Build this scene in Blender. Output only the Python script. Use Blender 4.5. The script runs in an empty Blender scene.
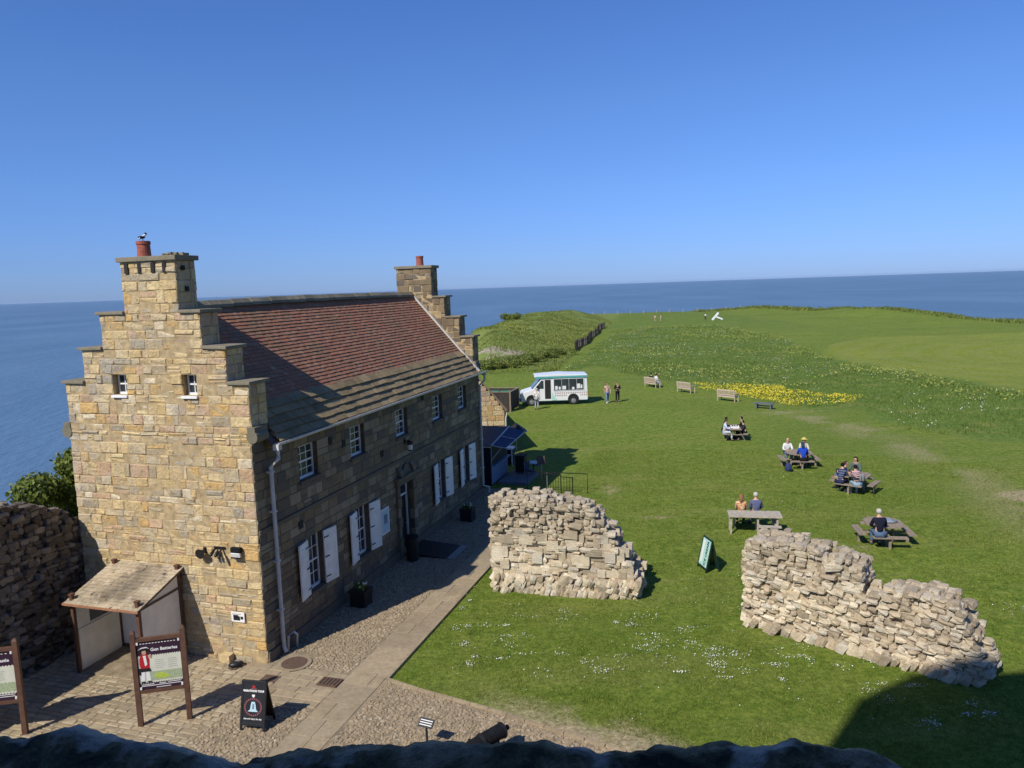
import bpy, bmesh, math, random
import numpy as np
from mathutils import Vector, Matrix, noise

R = math.radians
rng = random.Random(7)
nrng = np.random.default_rng(7)
scene = bpy.context.scene
col = scene.collection

# ------------------------------------------------------------------ camera numbers
EYE = Vector((0, 0, 10.0))
FOC, PITCH, ROLL = 769.0, R(7.258), R(1.9015)
# house frame: a along the long front, b across the gable (to the left), z up
P0 = Vector((-6.89, 19.81, 0.0))
U = Vector((0.2995, 0.9541, 0.0)).normalized()
V = Vector((-U.y, U.x, 0.0))
HROT = math.atan2(U.y, U.x)


def W(a, b, z=0.0):
    return P0 + U * a + V * b + Vector((0, 0, z))


# ------------------------------------------------------------------ object helpers
class MB:
    def __init__(s):
        s.v, s.f, s.m = [], [], []

    def add(s, verts, faces, m=0):
        o = len(s.v)
        s.v.extend([tuple(p) for p in verts])
        s.f.extend([tuple(i + o for i in fc) for fc in faces])
        s.m.extend([m] * len(faces))

    def box(s, c, d, rot=None, m=0):
        x, y, z = d[0] / 2, d[1] / 2, d[2] / 2
        p = [Vector((i * x, j * y, k * z)) for k in (-1, 1) for j in (-1, 1) for i in (-1, 1)]
        if rot is not None:
            p = [rot @ q for q in p]
        c = Vector(c)
        s.add([q + c for q in p], [(0, 2, 3, 1), (4, 5, 7, 6), (0, 1, 5, 4), (2, 6, 7, 3), (0, 4, 6, 2), (1, 3, 7, 5)], m)

    def bb(s, x0, x1, y0, y1, z0, z1, m=0):
        s.box(((x0 + x1) / 2, (y0 + y1) / 2, (z0 + z1) / 2), (abs(x1 - x0), abs(y1 - y0), abs(z1 - z0)), None, m)

    def bar(s, p0, p1, w, h, m=0, up=(0, 0, 1)):
        p0, p1 = Vector(p0), Vector(p1)
        t = (p1 - p0)
        L = t.length
        t.normalize()
        upv = Vector(up)
        if abs(t.dot(upv)) > 0.97:
            upv = Vector((0, 1, 0))
        sd = t.cross(upv).normalized()
        un = sd.cross(t).normalized()
        rot = Matrix((sd, t, un)).transposed()
        s.box((p0 + p1) / 2, (w, L, h), rot, m)

    def tube(s, pts, rad, n=8, m=0, cap=True):
        pts = [Vector(p) for p in pts]
        if not hasattr(rad, '__len__'):
            rad = [rad] * len(pts)
        rings = []
        o = []
        for i, p in enumerate(pts):
            t = (pts[min(i + 1, len(pts) - 1)] - pts[max(i - 1, 0)]).normalized()
            ref = Vector((0, 0, 1)) if abs(t.z) < 0.9 else Vector((1, 0, 0))
            a = t.cross(ref).normalized()
            b = t.cross(a).normalized()
            rings.append([p + (a * math.cos(2 * math.pi * k / n) + b * math.sin(2 * math.pi * k / n)) * rad[i] for k in range(n)])
        vs = [q for r_ in rings for q in r_]
        fs = []
        for i in range(len(pts) - 1):
            for k in range(n):
                fs.append((i * n + k, i * n + (k + 1) % n, (i + 1) * n + (k + 1) % n, (i + 1) * n + k))
        if cap:
            fs.append(tuple(range(n - 1, -1, -1)))
            fs.append(tuple(range((len(pts) - 1) * n, len(pts) * n)))
        s.add(vs, fs, m)

    def prism(s, poly, axis, t0, t1, m=0):
        """poly of 2-D points, extruded along axis 0/1/2 from t0 to t1"""
        def mk(p, t):
            q = list(p)
            q.insert(axis, t)
            return q
        n = len(poly)
        vs = [mk(p, t0) for p in poly] + [mk(p, t1) for p in poly]
        fs = [tuple(range(n - 1, -1, -1)), tuple(range(n, 2 * n))]
        fs += [(i, (i + 1) % n, n + (i + 1) % n, n + i) for i in range(n)]
        s.add(vs, fs, m)

    def ball(s, c, r, nu=8, nv=6, m=0):
        c = Vector(c)
        if not hasattr(r, '__len__'):
            r = (r, r, r)
        vs = [c + Vector((0, 0, r[2]))]
        for j in range(1, nv):
            t = math.pi * j / nv
            for i in range(nu):
                p = 2 * math.pi * i / nu
                vs.append(c + Vector((r[0] * math.sin(t) * math.cos(p), r[1] * math.sin(t) * math.sin(p), r[2] * math.cos(t))))
        vs.append(c - Vector((0, 0, r[2])))
        fs = [(0, 1 + i, 1 + (i + 1) % nu) for i in range(nu)]
        for j in range(nv - 2):
            for i in range(nu):
                fs.append((1 + j * nu + i, 1 + (j + 1) * nu + i, 1 + (j + 1) * nu + (i + 1) % nu, 1 + j * nu + (i + 1) % nu))
        l = len(vs) - 1
        fs += [(l, 1 + (nv - 2) * nu + (i + 1) % nu, 1 + (nv - 2) * nu + i) for i in range(nu)]
        s.add(vs, fs, m)

    def build(s, name, mats, parent=None, smooth=False, bevel=0, recalc=True):
        me = bpy.data.meshes.new(name)
        me.from_pydata(s.v, [], s.f)
        if not isinstance(mats, (list, tuple)):
            mats = [mats]
        for m in mats:
            me.materials.append(m)
        if len(mats) > 1:
            me.polygons.foreach_set('material_index', s.m)
        if recalc or bevel:
            bm = bmesh.new()
            bm.from_mesh(me)
            bmesh.ops.recalc_face_normals(bm, faces=bm.faces)
            if bevel:
                bmesh.ops.bevel(bm, geom=[e for e in bm.edges if e.is_manifold and e.calc_face_angle(0) > 0.5], offset=bevel, segments=2, affect='EDGES', profile=0.6)
            bm.to_mesh(me)
            bm.free()
        if smooth:
            me.polygons.foreach_set('use_smooth', [True] * len(me.polygons))
        me.update()
        o = bpy.data.objects.new(name, me)
        col.objects.link(o)
        if parent is not None:
            o.parent = parent
        return o


def np_mesh(name, verts, faces, mat, parent=None, smooth=False):
    """verts (n,3) array, faces (m,k) array"""
    me = bpy.data.meshes.new(name)
    n, (m, k) = len(verts), faces.shape
    me.vertices.add(n)
    me.vertices.foreach_set('co', np.ascontiguousarray(verts, dtype=np.float32).ravel())
    me.loops.add(m * k)
    me.loops.foreach_set('vertex_index', np.ascontiguousarray(faces, dtype=np.int32).ravel())
    me.polygons.add(m)
    me.polygons.foreach_set('loop_start', np.arange(0, m * k, k, dtype=np.int32))
    if smooth:
        me.polygons.foreach_set('use_smooth', np.ones(m, dtype=bool))
    me.update(calc_edges=True)
    me.validate()
    me.materials.append(mat)
    o = bpy.data.objects.new(name, me)
    col.objects.link(o)
    if parent is not None:
        o.parent = parent
    return o


def tag(o, label=None, cat=None, group=None, kind=None):
    if label:
        o['label'] = label
    if cat:
        o['category'] = cat
    if group:
        o['group'] = group
    if kind:
        o['kind'] = kind
    return o


def thing(name, label, cat, loc=(0, 0, 0), rotz=0.0, group=None):
    o = bpy.data.objects.new(name, None)
    col.objects.link(o)
    o.empty_display_size = 0.3
    o.location = loc
    o.rotation_euler = (0, 0, rotz)
    return tag(o, label, cat, group)


def copy_tree(o, parent=None):
    c = o.copy()
    col.objects.link(c)
    if parent is not None:
        c.parent = parent
    for ch in [x for x in bpy.data.objects if x.parent == o]:
        copy_tree(ch, c)
    return c


# ------------------------------------------------------------------ materials
def new_mat(name):
    m = bpy.data.materials.new(name)
    m.use_nodes = True
    nt = m.node_tree
    return m, nt, nt.nodes['Principled BSDF']


def ramp(nt, cols, interp='LINEAR'):
    r = nt.nodes.new('ShaderNodeValToRGB')
    r.color_ramp.interpolation = interp
    e = r.color_ramp.elements
    while len(e) < len(cols):
        e.new(0.5)
    for i, c in enumerate(cols):
        if len(c) == 2:
            e[i].position, cc = c
        else:
            e[i].position, cc = (i / max(1, len(cols) - 1) if interp == 'LINEAR' else i / len(cols)), c
        e[i].color = (*cc, 1)
    return r


def nz(nt, scale, detail=4, rough=0.6, coord='Object', vec=None):
    n = nt.nodes.new('ShaderNodeTexNoise')
    n.inputs['Scale'].default_value = scale
    n.inputs['Detail'].default_value = detail
    n.inputs['Roughness'].default_value = rough
    if vec is None:
        t = nt.nodes.new('ShaderNodeTexCoord')
        nt.links.new(t.outputs[coord], n.inputs['Vector'])
    else:
        nt.links.new(vec, n.inputs['Vector'])
    return n


def mixc(nt, fac, a, b, mode='MIX'):
    m = nt.nodes.new('ShaderNodeMix')
    m.data_type = 'RGBA'
    m.blend_type = mode
    for sock, val in ((m.inputs[0], fac), (m.inputs[6], a), (m.inputs[7], b)):
        if isinstance(val, (int, float)):
            sock.default_value = val
        elif isinstance(val, tuple):
            sock.default_value = (*val, 1)
        else:
            nt.links.new(val, sock)
    return m.outputs[2]


def bump(nt, bsdf, height, strength=0.4, dist=0.02):
    b = nt.nodes.new('ShaderNodeBump')
    b.inputs['Strength'].default_value = strength
    b.inputs['Distance'].default_value = dist
    nt.links.new(height, b.inputs['Height'])
    nt.links.new(b.outputs[0], bsdf.inputs['Normal'])


def mthr(nt, val, lo, hi):
    m = nt.nodes.new('ShaderNodeMapRange')
    m.inputs[1].default_value, m.inputs[2].default_value = lo, hi
    nt.links.new(val, m.inputs[0])
    return m.outputs[0]


def plain(name, c, rough=0.6, var=0.25, scale=6.0, metal=0.0, bmp=0.0, spec=0.4):
    m, nt, b = new_mat(name)
    n = nz(nt, scale, 5)
    d = tuple(x * (1 - var) for x in c)
    h = tuple(min(1, x * (1 + var * 0.7)) for x in c)
    r = ramp(nt, [(0.3, d), (0.7, h)])
    nt.links.new(n.outputs['Fac'], r.inputs['Fac'])
    nt.links.new(r.outputs[0], b.inputs['Base Color'])
    b.inputs['Roughness'].default_value = rough
    b.inputs['Metallic'].default_value = metal
    b.inputs['Specular IOR Level'].default_value = spec
    if bmp:
        n2 = nz(nt, scale * 6, 6)
        bump(nt, b, n2.outputs['Fac'], bmp)
    return m


def island(name, cols, rough=0.9, noise_scale=3.0, dirt=(0.05, 0.045, 0.035), dirt_amt=0.5, bmp=0.6, bdist=0.02, fine=40.0, lichen=None, interp='CONSTANT', pits=0.0, grey=None, top=None):
    """colour picked per loose piece (stone, tile, slab), then weathering noise and stains"""
    m, nt, b = new_mat(name)
    g = nt.nodes.new('ShaderNodeNewGeometry')
    r = ramp(nt, cols, interp)
    nt.links.new(g.outputs['Random Per Island'], r.inputs['Fac'])
    n1 = nz(nt, noise_scale, 6, 0.65)
    n2 = nz(nt, fine, 6, 0.7)
    n3 = nz(nt, noise_scale * 0.18, 4, 0.6)
    c = mixc(nt, 0.55, r.outputs[0], mixc(nt, 1.0, r.outputs[0], ramp_out(nt, n2.outputs['Fac'], [(0.25, (0.55, 0.55, 0.55)), (0.75, (1.45, 1.42, 1.38))]), 'MULTIPLY'))
    c = mixc(nt, scaled(nt, mthr(nt, n1.outputs['Fac'], 0.5, 0.75), dirt_amt), c, dirt)
    c = mixc(nt, scaled(nt, mthr(nt, n3.outputs['Fac'], 0.5, 0.72), dirt_amt * 0.7), c, dirt)
    if lichen:
        n4 = nz(nt, noise_scale * 2.3, 5, 0.7)
        c = mixc(nt, scaled(nt, mthr(nt, n4.outputs['Fac'], 0.58, 0.7), 0.7), c, lichen)
    if grey:
        n7 = nz(nt, .75, 6, .68)
        c = mixc(nt, scaled(nt, mthr(nt, n7.outputs['Fac'], .48, .66), .62), c, grey)
    if top:
        # wall tops and upper courses carry old brown-grey weathering with a ragged lower edge
        tz = nt.nodes.new('ShaderNodeTexCoord')
        sz = nt.nodes.new('ShaderNodeSeparateXYZ')
        nt.links.new(tz.outputs['Object'], sz.inputs[0])
        n8 = nz(nt, 1.6, 6, .7)
        ad2 = nt.nodes.new('ShaderNodeMath')
        ad2.operation = 'MULTIPLY_ADD'
        nt.links.new(n8.outputs['Fac'], ad2.inputs[0])
        ad2.inputs[1].default_value = 3.4
        nt.links.new(sz.outputs['Z'], ad2.inputs[2])
        c = mixc(nt, scaled(nt, mthr(nt, ad2.outputs[0], 2.9, 4.4), .5), c, top)
    if pits:
        n5 = nz(nt, 7.0, 3, 0.5)
        c = mixc(nt, scaled(nt, mthr(nt, n5.outputs['Fac'], 0.64, 0.70), pits), c, tuple(x * 0.45 for x in dirt))
        n6 = nz(nt, 5.0, 4, 0.6)
        c = mixc(nt, scaled(nt, mthr(nt, n6.outputs['Fac'], 0.60, 0.72), 0.5), c, (0.66, 0.57, 0.42))
    nt.links.new(c, b.inputs['Base Color'])
    b.inputs['Roughness'].default_value = rough
    b.inputs['Specular IOR Level'].default_value = 0.25
    add = nt.nodes.new('ShaderNodeMath')
    add.operation = 'ADD'
    nt.links.new(n1.outputs['Fac'], add.inputs[0])
    nt.links.new(n2.outputs['Fac'], add.inputs[1])
    bump(nt, b, add.outputs[0], bmp, bdist)
    return m


def ramp_out(nt, fac, cols):
    r = ramp(nt, cols)
    nt.links.new(fac, r.inputs['Fac'])
    return r.outputs[0]


def scaled(nt, val, k):
    m = nt.nodes.new('ShaderNodeMath')
    m.operation = 'MULTIPLY'
    m.inputs[1].default_value = k
    nt.links.new(val, m.inputs[0])
    return m.outputs[0]


M = {}
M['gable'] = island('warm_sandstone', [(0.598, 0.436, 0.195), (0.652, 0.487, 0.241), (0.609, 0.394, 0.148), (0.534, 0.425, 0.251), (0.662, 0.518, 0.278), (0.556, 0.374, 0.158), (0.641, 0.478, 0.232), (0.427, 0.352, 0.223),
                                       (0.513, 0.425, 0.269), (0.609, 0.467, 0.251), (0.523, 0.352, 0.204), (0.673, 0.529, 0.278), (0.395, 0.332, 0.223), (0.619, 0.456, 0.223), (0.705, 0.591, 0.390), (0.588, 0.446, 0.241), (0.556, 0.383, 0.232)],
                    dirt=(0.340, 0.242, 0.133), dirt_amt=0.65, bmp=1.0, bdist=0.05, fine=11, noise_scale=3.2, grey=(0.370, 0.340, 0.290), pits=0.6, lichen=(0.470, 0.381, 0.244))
M['facade'] = island('weathered_shaded_stone', [(0.206, 0.154, 0.094), (0.255, 0.189, 0.110), (0.170, 0.136, 0.094), (0.292, 0.231, 0.143), (0.145, 0.124, 0.094), (0.219, 0.166, 0.094), (0.328, 0.267, 0.176)],
                     dirt=(0.085, 0.071, 0.050), dirt_amt=0.6, bmp=0.8, bdist=0.025)  # weathered stone, with the deep shade of the front put into its colours
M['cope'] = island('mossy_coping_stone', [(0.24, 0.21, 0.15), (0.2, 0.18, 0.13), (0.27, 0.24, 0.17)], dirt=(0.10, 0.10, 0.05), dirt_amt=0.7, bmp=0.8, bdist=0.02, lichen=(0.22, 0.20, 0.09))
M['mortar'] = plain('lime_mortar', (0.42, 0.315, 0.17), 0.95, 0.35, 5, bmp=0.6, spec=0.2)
M['mortar_dark'] = plain('shaded_mortar', (0.13, 0.11, 0.085), 0.95, 0.35, 5, bmp=0.6, spec=0.2)  # darker mortar copy for the shaded walls, their shade put into the colour
M['tile'] = island('clay_roof_tile', [(0.325, 0.148, 0.088), (0.352, 0.154, 0.090), (0.299, 0.144, 0.091), (0.332, 0.163, 0.095), (0.365, 0.157, 0.093), (0.286, 0.154, 0.095), (0.312, 0.141, 0.088), (0.345, 0.194, 0.127)],
                   dirt=(0.204, 0.151, 0.081), dirt_amt=0.8, noise_scale=1.1, bmp=0.5, bdist=0.01, lichen=(0.384, 0.302, 0.190))
M['slate'] = island('stone_roof_slab', [(0.302, 0.230, 0.123), (0.259, 0.200, 0.110), (0.335, 0.255, 0.141), (0.227, 0.175, 0.097), (0.313, 0.235, 0.132)],
                    dirt=(0.119, 0.090, 0.044), dirt_amt=0.7, noise_scale=2.2, bmp=0.7, bdist=0.02, lichen=(0.356, 0.300, 0.194))
M['shingle'] = island('cedar_shingle', [(0.46, 0.38, 0.26), (0.50, 0.42, 0.3), (0.42, 0.35, 0.24), (0.48, 0.39, 0.26)], dirt=(0.09, 0.072, 0.05), dirt_amt=0.95, noise_scale=2.6, bmp=0.5, bdist=0.01, fine=14, pits=0.9)
M['ruin'] = island('pale_rubble_stone', [(0.667, 0.562, 0.398), (0.751, 0.657, 0.492), (0.570, 0.466, 0.316), (0.437, 0.357, 0.245), (0.691, 0.585, 0.409), (0.606, 0.538, 0.420), (0.364, 0.299, 0.209), (0.533, 0.430, 0.292)],
                   dirt=(0.242, 0.196, 0.134), dirt_amt=0.8, noise_scale=1.3, bmp=1.0, bdist=0.04, top=(0.332, 0.283, 0.206), fine=25, lichen=(0.775, 0.717, 0.584))
M['ruin_core'] = plain('rubble_mortar', (0.30, 0.25, 0.18), 0.95, 0.4, 4, bmp=0.9, spec=0.2)
M['ruin_shaded'] = island('shaded_rubble_stone', [(0.139, 0.114, 0.087), (0.185, 0.158, 0.121), (0.106, 0.090, 0.071), (0.264, 0.231, 0.185)], dirt=(0.066, 0.055, 0.044), dirt_amt=0.6, noise_scale=2.0, bmp=1.0, bdist=0.03, lichen=(0.317, 0.290, 0.224))  # darker copy of the ruin stone, the wall's shade painted into its colours
M['keep'] = plain('keep_stone', (0.10, 0.10, 0.085), 0.95, 0.5, 2.0, bmp=0.9, spec=0.2)
M['setts'] = island('stone_setts', [(0.360, 0.290, 0.180), (0.390, 0.320, 0.209), (0.330, 0.265, 0.171), (0.420, 0.350, 0.233), (0.370, 0.290, 0.176)], dirt=(0.130, 0.105, 0.071), dirt_amt=0.55, noise_scale=2.5, bmp=0.7, bdist=0.02)
M['flags'] = island('flagstone', [(0.322, 0.255, 0.162), (0.354, 0.280, 0.180), (0.302, 0.240, 0.158), (0.333, 0.270, 0.176)], dirt=(0.198, 0.150, 0.090), dirt_amt=0.85, noise_scale=1.3, bmp=0.6, bdist=0.02, fine=9)
M['pebble'] = island('cobblestones', [(0.322, 0.250, 0.158), (0.296, 0.230, 0.149), (0.343, 0.268, 0.172), (0.276, 0.215, 0.140), (0.333, 0.255, 0.163), (0.395, 0.325, 0.223)], dirt=(0.156, 0.120, 0.074), dirt_amt=0.4, noise_scale=3, bmp=0.4, bdist=0.01)
M['earth'] = plain('trodden_earth', (0.27, 0.215, 0.14), 0.95, 0.4, 4, bmp=0.8, spec=0.2)
M['white_paint'] = plain('white_paint', (0.80, 0.79, 0.75), 0.45, 0.12, 3)
M['cream_paint'] = plain('cream_board', (0.74, 0.71, 0.64), 0.6, 0.14, 2)
M['brown_wood'] = plain('red_brown_wood', (0.115, 0.056, 0.034), 0.6, 0.3, 9, bmp=0.2)
M['dark_brown'] = plain('dark_stained_wood', (0.095, 0.06, 0.042), 0.6, 0.3, 9, bmp=0.2)
M['tan_wood'] = plain('tan_edge_wood', (0.36, 0.17, 0.09), 0.6, 0.25, 9)
M['grey_wood'] = plain('weathered_timber', (0.27, 0.215, 0.155), 0.85, 0.35, 12, bmp=0.3)
M['silver_wood'] = plain('silvered_timber', (0.42, 0.37, 0.29), 0.85, 0.3, 12, bmp=0.3)
M['pale_teak'] = plain('pale_teak', (0.50, 0.40, 0.29), 0.8, 0.25, 10, bmp=0.2)
M['black'] = plain('black_paint', (0.014, 0.014, 0.015), 0.45, 0.3, 8)
M['iron'] = plain('black_iron', (0.010, 0.011, 0.012), 0.7, 0.4, 12, bmp=0.2, spec=0.2)
M['rust'] = plain('rusty_iron', (0.12, 0.075, 0.05), 0.8, 0.35, 20, bmp=0.4)
M['grey_metal'] = plain('grey_metal', (0.33, 0.34, 0.35), 0.4, 0.2, 8, metal=0.6)
M['pipe'] = plain('grey_painted_pipe', (0.56, 0.54, 0.50), 0.5, 0.2, 4)
M['terracotta'] = plain('terracotta', (0.33, 0.095, 0.06), 0.8, 0.35, 8, bmp=0.3)
M['navy'] = plain('navy_panel', (0.009, 0.012, 0.024), 0.5, 0.25, 3)
M['navy_awning'] = plain('blue_awning_cloth', (0.03, 0.045, 0.10), 0.7, 0.15, 3)
M['blue_grey'] = plain('blue_grey_panel', (0.16, 0.22, 0.32), 0.5, 0.2, 3)
M['slab_grey'] = plain('grey_decking', (0.15, 0.15, 0.16), 0.8, 0.25, 4)
M['fence_dark'] = plain('dark_fence_board', (0.05, 0.036, 0.028), 0.85, 0.4, 10, bmp=0.3)
M['bin_green'] = plain('green_plastic', (0.03, 0.17, 0.11), 0.5, 0.2, 5)
M['plastic_grey'] = plain('blue_grey_plastic', (0.11, 0.13, 0.15), 0.6, 0.25, 5)
M['purple'] = plain('dark_purple_print', (0.032, 0.012, 0.03), 0.45, 0.15, 3)
M['cream'] = plain('cream_print', (0.62, 0.62, 0.50), 0.5, 0.1, 3)
M['sage'] = plain('sage_print', (0.36, 0.42, 0.25), 0.5, 0.2, 20)
M['lime'] = plain('lime_print', (0.42, 0.52, 0.07), 0.5, 0.3, 30)
M['red'] = plain('red_print', (0.42, 0.015, 0.02), 0.5, 0.25, 20)
M['skinprint'] = plain('flesh_print', (0.5, 0.3, 0.2), 0.5, 0.1, 20)
M['white_print'] = plain('white_print', (0.74, 0.73, 0.70), 0.5, 0.05, 20)
M['grey_print'] = plain('grey_print', (0.42, 0.43, 0.36), 0.5, 0.1, 20)
M['pink_print'] = plain('dull_pink_print', (0.30, 0.09, 0.10), 0.5, 0.1, 20)
M['pale_blue'] = plain('pale_blue_print', (0.42, 0.6, 0.65), 0.5, 0.15, 20)
M['teal'] = plain('pale_teal_print', (0.42, 0.66, 0.58), 0.4, 0.2, 12)
M['dk_green'] = plain('dark_green_print', (0.008, 0.03, 0.02), 0.5, 0.2, 10)
M['van_white'] = plain('white_vehicle_paint', (0.76, 0.76, 0.75), 0.25, 0.05, 2, spec=0.5)
M['van_green'] = plain('aqua_trim', (0.10, 0.36, 0.33), 0.35, 0.08, 3)
M['van_rust'] = plain('tan_print', (0.36, 0.2, 0.13), 0.5, 0.2, 20)
M['tyre'] = plain('tyre_rubber', (0.02, 0.02, 0.02), 0.85, 0.3, 20)
M['inside'] = plain('dark_interior', (0.02, 0.019, 0.018), 0.8, 0.4, 6)
M['lamp_white'] = plain('white_lamp', (0.7, 0.7, 0.66), 0.4, 0.1, 5)
M['bark'] = plain('bark', (0.11, 0.085, 0.06), 0.9, 0.4, 12, bmp=0.6)


def glass_mat(name, c=(0.03, 0.04, 0.05), rough=0.06):
    m, nt, b = new_mat(name)
    n = nz(nt, 1.3, 2)
    nt.links.new(ramp_out(nt, n.outputs['Fac'], [(0.3, tuple(x * 0.7 for x in c)), (0.7, tuple(x * 1.4 for x in c))]), b.inputs['Base Color'])
    b.inputs['Roughness'].default_value = rough
    b.inputs['Specular IOR Level'].default_value = 0.6
    return m


M['glass'] = glass_mat('window_glass')
M['screen_glass'] = glass_mat('windscreen_glass', (0.08, 0.13, 0.14), 0.05)


def leaf_mat(name, c1, c2, c3):
    m, nt, b = new_mat(name)
    g = nt.nodes.new('ShaderNodeNewGeometry')
    r = ramp(nt, [c1, c2, c3])
    nt.links.new(g.outputs['Random Per Island'], r.inputs['Fac'])
    n = nz(nt, 0.5, 3)
    c = mixc(nt, 1.0, r.outputs[0], ramp_out(nt, n.outputs['Fac'], [(0.3, (0.75, 0.75, 0.75)), (0.7, (1.25, 1.2, 1.1))]), 'MULTIPLY')
    nt.links.new(c, b.inputs['Base Color'])
    b.inputs['Roughness'].default_value = 0.6
    b.inputs['Specular IOR Level'].default_value = 0.25
    tr = nt.nodes.new('ShaderNodeBsdfTranslucent')
    nt.links.new(c, tr.inputs['Color'])
    mx = nt.nodes.new('ShaderNodeMixShader')
    mx.inputs[0].default_value = 0.28
    nt.links.new(b.outputs[0], mx.inputs[1])
    nt.links.new(tr.outputs[0], mx.inputs[2])
    nt.links.new(mx.outputs[0], nt.nodes['Material Output'].inputs['Surface'])
    return m


M['leaf'] = leaf_mat('tree_leaf', (0.10, 0.145, 0.022), (0.16, 0.21, 0.035), (0.23, 0.27, 0.06))
M['scrub'] = leaf_mat('scrub_leaf', (0.065, 0.11, 0.024), (0.16, 0.21, 0.045), (0.31, 0.32, 0.075))
M['blade'] = leaf_mat('grass_blade', (0.085, 0.146, 0.017), (0.145, 0.210, 0.026), (0.290, 0.315, 0.074))
M['meadow'] = leaf_mat('meadow_blade', (0.093, 0.158, 0.025), (0.132, 0.205, 0.036), (0.204, 0.268, 0.068))
M['daisy'] = plain('daisy_white', (0.75, 0.75, 0.70), 0.7, 0.05, 10)
M['buttercup'] = plain('buttercup_yellow', (0.78, 0.62, 0.03), 0.6, 0.15, 10)
M['alex'] = plain('yellow_green_umbel', (0.27, 0.29, 0.05), 0.7, 0.3, 6)
M['umbel'] = plain('white_umbel', (0.55, 0.56, 0.48), 0.7, 0.15, 10)


# ------------------------------------------------------------------ people (built first: modifiers are evaluated while the scene is small)
def skin_mesh(nodes, edges, root, levels=1):
    keys = list(nodes)
    me = bpy.data.meshes.new('tmp')
    me.from_pydata([nodes[k][0] for k in keys], [(keys.index(a), keys.index(b)) for a, b in edges], [])
    o = bpy.data.objects.new('tmp', me)
    col.objects.link(o)
    md = o.modifiers.new('s', 'SKIN')
    md.use_smooth_shade = True
    for i, k in enumerate(keys):
        r = nodes[k][1]
        sv = me.skin_vertices[0].data[i]
        sv.radius = r if hasattr(r, '__len__') else (r, r)
        sv.use_root = (k == root)
    sb = o.modifiers.new('d', 'SUBSURF')
    sb.levels = levels
    sb.render_levels = levels
    dg = bpy.context.evaluated_depsgraph_get()
    ev = o.evaluated_get(dg)
    out = bpy.data.meshes.new_from_object(ev)
    vs = [tuple(v.co) for v in out.vertices]
    fs = [tuple(p.vertices) for p in out.polygons]
    bpy.data.objects.remove(o)
    bpy.data.meshes.remove(me)
    bpy.data.meshes.remove(out)
    return vs, fs


SKIN = plain('skin', (0.50, 0.30, 0.21), 0.55, 0.1, 12)
_cm = {}


def cloth(c, stripe=None):
    k = (c, stripe)
    if k in _cm:
        return _cm[k]
    if stripe is None:
        m = plain('cloth', c, 0.85, 0.22, 14, bmp=0.2, spec=0.15)
    else:
        m, nt, b = new_mat('patterned_cloth')
        w = nt.nodes.new('ShaderNodeTexWave')
        t = nt.nodes.new('ShaderNodeTexCoord')
        nt.links.new(t.outputs['Object'], w.inputs['Vector'])
        w.bands_direction = 'Z'
        w.inputs['Scale'].default_value = 3.2
        w.inputs['Distortion'].default_value = 0.4 if stripe[1] == 'stripe' else 18.0
        nt.links.new(ramp_out(nt, w.outputs['Fac'], [(0.45, c), (0.55, stripe[0])]), b.inputs['Base Color'])
        b.inputs['Roughness'].default_value = 0.85
    _cm[k] = m
    return m


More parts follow.
